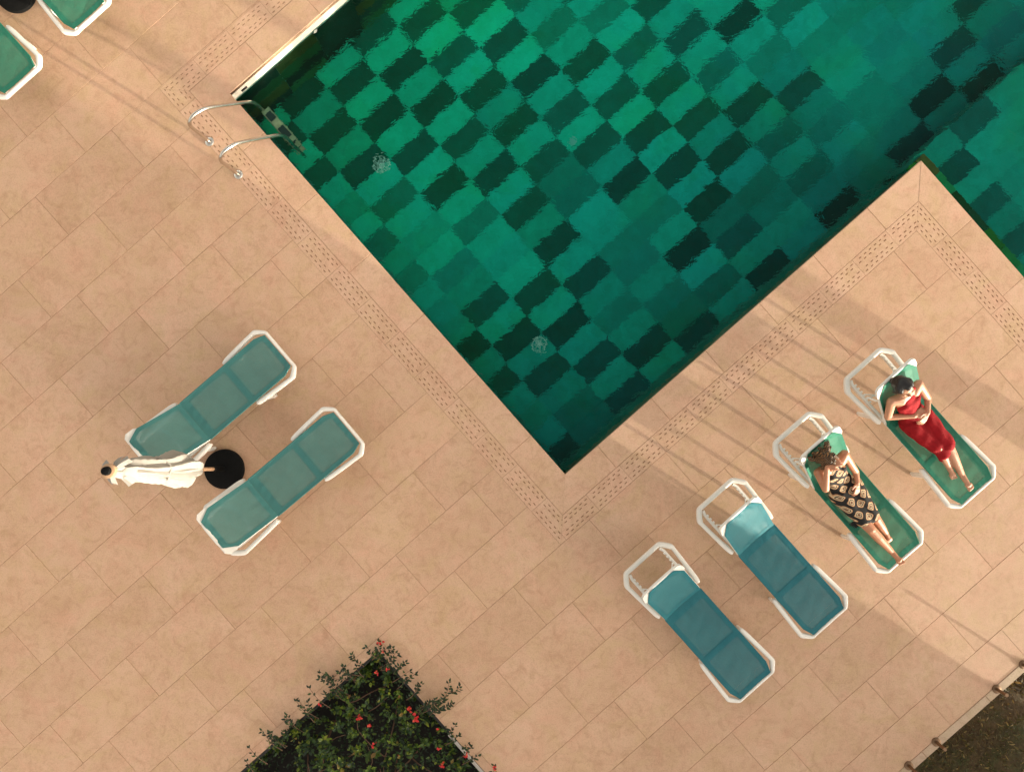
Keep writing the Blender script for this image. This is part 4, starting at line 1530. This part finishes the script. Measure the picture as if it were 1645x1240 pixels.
# ------------------------------------------------------------------ leaves, shrub, rough grass
def leaf_mesh(name, pts, dirs, ups, L, Wd, mat, parent=None):
    """many folded leaves in one mesh"""
    pts, dirs, ups = map(lambda x: np.asarray(x, float), (pts, dirs, ups))
    dirs /= np.linalg.norm(dirs, axis=1)[:, None]
    side = np.cross(dirs, ups)
    side /= np.maximum(np.linalg.norm(side, axis=1)[:, None], 1e-6)
    nrm = np.cross(side, dirs)
    L = np.asarray(L)[:, None]; Wd = np.asarray(Wd)[:, None]
    v = np.stack([pts, pts + dirs * L * .35 - side * Wd + nrm * Wd * .35, pts + dirs * L * .72 - side * Wd * .72 + nrm * Wd * .2, pts + dirs * L - nrm * L * .12,
                  pts + dirs * L * .72 + side * Wd * .72 + nrm * Wd * .2, pts + dirs * L * .35 + side * Wd + nrm * Wd * .35, pts + dirs * L * .5], 1)
    n = len(pts)
    base = np.arange(n)[:, None] * 7
    f = np.concatenate([base + np.array(q) for q in ((0, 6, 1), (1, 6, 2), (2, 6, 3), (3, 6, 4), (4, 6, 5), (5, 6, 0))], 0)
    me = bpy.data.meshes.new(name)
    me.from_pydata(v.reshape(-1, 3).tolist(), [], f.tolist())
    me.materials.append(MATS[mat])
    me.update()
    return link(bpy.data.objects.new(name, me), parent)


# planter: sunk bed with a black edging
pl = empty('planter', PW(PLANTER[1], PLANTER[3]), PANG)       # local: x<0 along -U, y<0 along the other edge
sb = MB()
LX, LY = PLANTER[1] - PLANTER[0], PLANTER[3] - PLANTER[2]
sb.box(-LX, 0, -LY, 0, -.6, -.50)
sb.build('soil', 'soil', pl)
for (x0, x1, y0, y1) in ((-LX, 0, -.035, -.001), (-.035, -.001, -LY, -.0355), (-LX, -LX + .034, -LY, -.036), (-LX + .035, -.036, -LY, -LY + .034)):
    MB().box(x0, x1, y0, y1, -.5, -.012, .004).build('edging', 'black_edging', pl)
MB().box(-.040, -.004, -1.9, -1.30, -.010, .012, .004).build('edge_trim', 'metal_trim', pl)
tag(pl, 'sunken triangular looking planting bed with black edging at the bottom of the picture', 'planter')

shrub = empty('flowering_shrub', PW(PLANTER[1], PLANTER[3], -.5), PANG)
pts, dirs, ups, Ls, Ws = [], [], [], [], []
clumps = []
rg = np.random.default_rng(5)
for k in range(820):
    x, y = -rg.uniform(.0, 2.55), -rg.uniform(.0, 2.55)
    if rg.random() < .12:
        x, y = (-abs(rg.normal(0, .035)), y) if rg.random() < .5 else (x, -abs(rg.normal(0, .035)))
    if x + y < -4.3:
        continue
    dens = math.sin(x * 3.1 + 1.0) * math.sin(y * 2.7 + .4) + .5 * math.sin(x * 7.3 + y * 5.1)
    if dens < -.45 and rg.random() < .8:
        continue
    edge = min(-x, -y)
    z = .44 + .12 * min(1, edge / .35) + .10 * dens + rg.uniform(-.22, .10)
    clumps.append((x, y, z))
for (x, y, z) in clumps:
    nl = rg.integers(7, 15)
    axis = np.array([rg.normal(0, .35), rg.normal(0, .35), 1.0]); axis /= np.linalg.norm(axis)
    sc = rg.uniform(.75, 1.3)
    for q in range(nl):
        an = rg.uniform(0, 2 * math.pi)
        el = rg.uniform(-.15, .9)
        d = np.array([math.cos(an) * math.cos(el), math.sin(an) * math.cos(el), math.sin(el)])
        pts.append(np.array([x, y, z]) + axis * rg.uniform(-.07, .03) + d * .008)
        dirs.append(d + axis * .2); ups.append(axis + rg.normal(0, .2, 3))
        Ls.append(rg.uniform(.036, .068) * sc); Ws.append(rg.uniform(.012, .020) * sc)
fo = leaf_mesh('foliage', pts, dirs, ups, Ls, Ws, 'shrub_leaf', shrub)
fo['kind'] = 'stuff'
# darker low leaves filling the depth
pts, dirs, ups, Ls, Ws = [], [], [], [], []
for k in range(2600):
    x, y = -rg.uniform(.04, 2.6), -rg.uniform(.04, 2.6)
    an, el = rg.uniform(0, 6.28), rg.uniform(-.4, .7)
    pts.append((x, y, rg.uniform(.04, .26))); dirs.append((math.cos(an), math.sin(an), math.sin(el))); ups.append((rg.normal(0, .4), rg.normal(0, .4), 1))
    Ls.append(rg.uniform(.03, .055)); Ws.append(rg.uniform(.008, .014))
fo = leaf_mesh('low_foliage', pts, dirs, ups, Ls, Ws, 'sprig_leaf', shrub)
fo['kind'] = 'stuff'
# branches
for k in range(26):
    x, y = -rg.uniform(.3, 2.0), -rg.uniform(.3, 2.0)
    p0 = Vector((x, y, .02))
    d = Vector((rg.normal(), rg.normal(), 0)).normalized()
    L = rg.uniform(.35, .8)
    pth = catmull([p0, p0 + d * L * .3 + Vector((0, 0, .24)), p0 + d * L * .7 + Vector((rg.normal() * .05, rg.normal() * .05, .38)), p0 + d * L + Vector((0, 0, rg.uniform(.40, .52)))], 4)
    MB().tube(pth, [.010 * (1 - .7 * i / (len(pth) - 1)) for i in range(len(pth))], 6).build('branch', 'twig', shrub, True)
inv = (Matrix.Translation(PW(PLANTER[1], PLANTER[3], -.5)) @ Matrix.Rotation(PANG, 4, 'Z')).inverted()


def flower(px, py, z, size):
    p = inv @ W(px, py, z)
    P_, D_, U_, L_, W_2 = [], [], [], [], []
    for q in range(int(rng.uniform(5, 10))):
        an = rng.uniform(0, 6.28)
        el = rng.uniform(.0, .9)
        c = Vector(p) + Vector((rng.uniform(-1, 1), rng.uniform(-1, 1), rng.uniform(-.5, .5))) * size * .5
        P_.append(c); D_.append((math.cos(an), math.sin(an), math.sin(el))); U_.append((rng.gauss(0, .3), rng.gauss(0, .3), 1))
        L_.append(size * rng.uniform(.6, .9)); W_2.append(size * rng.uniform(.25, .38))
    leaf_mesh('flower', P_, D_, U_, L_, W_2, 'petal', shrub)


for (px, py, s) in ((611, 1030, .040), (616, 1046, .028), (606, 1080, .028), (623, 1075, .026), (655, 1140, .045), (668, 1152, .052), (577, 1153, .040),
                    (513, 1131, .026), (577, 1150, .02), (594, 1165, .030), (600, 1197, .040), (606, 1193, .028), (705, 1202, .026), (712, 1228, .034), (749, 1212, .034),
                    (795, 1232, .045), (704, 1170, .024), (640, 1215, .024), (577, 1150, .02)):
    flower(px, py, .08, s * 1.15)


def sprig(px, py, tx, ty, nleaf, size=.046):
    """a shoot growing from px, py out to tx, ty"""
    a, b = inv @ W(px, py, .0), inv @ W(tx, ty, .10)
    mid = a.lerp(b, .5) + Vector((rng.uniform(-.02, .02), rng.uniform(-.02, .02), .03))
    pth = catmull([a, mid, b], 5)
    st = MB().tube(pth, [.0045 * (1 - .5 * i / (len(pth) - 1)) for i in range(len(pth))], 5).build('shoot', 'twig', shrub, True)
    P_, D_, U_, L_, W_2 = [], [], [], [], []
    n = len(pth) - 1
    d = (b - a).normalized()
    sd = Vector((-d.y, d.x, 0))
    nleaf = int(nleaf * 1.5)
    for q in range(nleaf):
        u = (.15 + .85 * q / max(1, nleaf - 1))
        p = pth[min(n, int(u * n))]
        sgn = 1 if q % 2 else -1
        P_.append(p + Vector((rng.uniform(-.012, .012), rng.uniform(-.012, .012), rng.uniform(-.01, .012)))); D_.append(d * rng.uniform(.2, .9) + sd * sgn * rng.uniform(.5, 1.1) + Vector((0, 0, rng.uniform(-.2, .4)))); U_.append((rng.gauss(0, .35), rng.gauss(0, .35), 1))
        L_.append(size * rng.uniform(.8, 1.35)); W_2.append(size * rng.uniform(.22, .34))
    P_.append(b); D_.append(d); U_.append((0, 0, 1)); L_.append(size * 1.1); W_2.append(size * .3)
    leaf_mesh('shoot_leaves', P_, D_, U_, L_, W_2, 'sprig_leaf', st)


for s_ in ((580, 1085, 545, 1078, 12), (560, 1092, 516, 1080, 10), (540, 1085, 514, 1090, 6), (585, 1070, 566, 1052, 9), (610, 1058, 608, 1030, 9), (612, 1052, 630, 1040, 8),
           (632, 1082, 651, 1063, 14), (645, 1095, 658, 1086, 9), (668, 1110, 676, 1097, 9), (690, 1140, 712, 1122, 14), (700, 1142, 726, 1130, 12), (712, 1126, 722, 1094, 9),
           (722, 1110, 738, 1104, 7), (690, 1150, 706, 1138, 12), (722, 1182, 732, 1164, 8), (742, 1202, 752, 1194, 6), (475, 1172, 460, 1153, 9), (452, 1196, 433, 1176, 9),
           (505, 1140, 495, 1128, 6), (530, 1125, 522, 1112, 6), (790, 1242, 795, 1230, 4)):
    sprig(*s_)
for k in range(30):                 # short shoots leaning over both edges
    u = rng.random()
    if rng.random() < .55:
        x0, y0, nx, ny = 607 - 215 * u, 1047 + 192 * u, -.66, -.75
    else:
        x0, y0, nx, ny = 607 + 160 * u, 1047 + 186 * u, .75, -.62
    L = rng.uniform(8, 24)
    sprig(x0 - nx * 16, y0 - ny * 16, x0 + nx * L + rng.uniform(-9, 9), y0 + ny * L + rng.uniform(-7, 7), rng.randint(5, 9), .044)
tag(shrub, 'dense dark green shrub with small red flowers spilling over the black edging', 'shrub')

# rough dry growth on the ground beyond the edge posts
pts, dirs, ups, Ls, Ws = [], [], [], [], []
for k in range(42000):
    a, c = rg.uniform(-1.5, 7.5), SITE[2] - .03 - rg.uniform(0, 1) ** 1.4 * 3.6
    dens = math.sin(a * 2.3 + c * 1.1) + math.sin(a * 1.1 - c * 2.9 + 1) + .6 * math.sin(a * 6.1 + c * 4.7)
    if dens < rg.uniform(-1.6, 1.0):
        continue
    w = PW(a, c, GZ)
    an, el = rg.uniform(0, 6.28), rg.uniform(.05, 1.2)
    pts.append((w.x, w.y, GZ + rg.uniform(0, .07))); dirs.append((math.cos(an) * math.cos(el), math.sin(an) * math.cos(el), math.sin(el)))
    ups.append((rg.normal(0, .5), rg.normal(0, .5), 1)); Ls.append(rg.uniform(.02, .085)); Ws.append(rg.uniform(.004, .012))
tag(leaf_mesh('dry_grass', pts, dirs, ups, Ls, Ws, 'dry_grass'), 'dry brown and green grass on the ground below the terrace edge', 'grass', kind='stuff')

# ------------------------------------------------------------------ unseen house and palm, added towards the sun to shade the terrace
E0 = W(1607, 1108)
S2 = Vector((SUN_DIR.x, SUN_DIR.y, 0)).normalized()
PR = Vector((S2.y, -S2.x, 0))            # towards the shaded side
hb = empty('shade_house', E0 + S2 * 4.0, math.atan2(S2.y, S2.x))   # local x towards the sun, local -y the shaded side
hb.location.z = GZ
HH = 2.25 - GZ
MB().box(0, 4.5, -16, 0, 0, HH - .12).build('wall', 'house_wall', hb)  # added block, placed and sized to throw the lower deck's shade
MB().box(-.06, 4.6, -16.1, .04, HH - .119, HH).build('roof', 'house_roof', hb)
for k in range(5):
    y = -1.6 - k * 3.0
    f = MB().box(-.04, -.001, y - 1.1, y, .9, 2.1).build('window', 'white_resin', hb)
    MB().box(-.05, -.041, y - 1.03, y - .07, .97, 2.03).build('pane', 'house_glass', f)
tag(hb, 'unseen plain single storey house added beyond the terrace to shade the lower deck', 'building')

pt = W(1645, 692)
pb = Vector((pt.x, pt.y, 0)) + S2 * 3.6
palm = empty('shadow_palm', (pb.x, pb.y, GZ))  # invented palm, its trunk added to throw the broad shadow band
MB().tube([(0, 0, 0), (.02, .02, 1.5), (.08, .05, 3.2), (.2, .1, 5.2), (.3, .12, 6.0)], [.24, .19, .17, .15, .13], 16).build('trunk', 'palm_bark', palm, True)
pts, dirs, ups, Ls, Ws = [], [], [], [], []
for k in range(22):
    an = k * 2.4
    el0 = .9 - (k / 22) * 1.1
    for u in np.linspace(.05, 1, 26):
        el = el0 - u * 1.1
        p = np.array([.3 + math.cos(an) * u * 1.9, .12 + math.sin(an) * u * 1.9, 6.0 + math.sin(el0) * u * 1.4 - u * u * 1.1])
        for s in (-1, 1):
            d = np.array([math.cos(an + s * .9), math.sin(an + s * .9), -.35])
            pts.append(p); dirs.append(d); ups.append((0, 0, 1)); Ls.append(.55 * (1 - .5 * u)); Ws.append(.02)
co_ = leaf_mesh('crown', pts, dirs, ups, Ls, Ws, 'palm_frond', palm)
tag(palm, 'unseen tall palm added beyond the terrace to cast a broad shadow past the red dress lounger', 'palm tree')

print('tiles', n_tile, 'objects', len(bpy.data.objects))
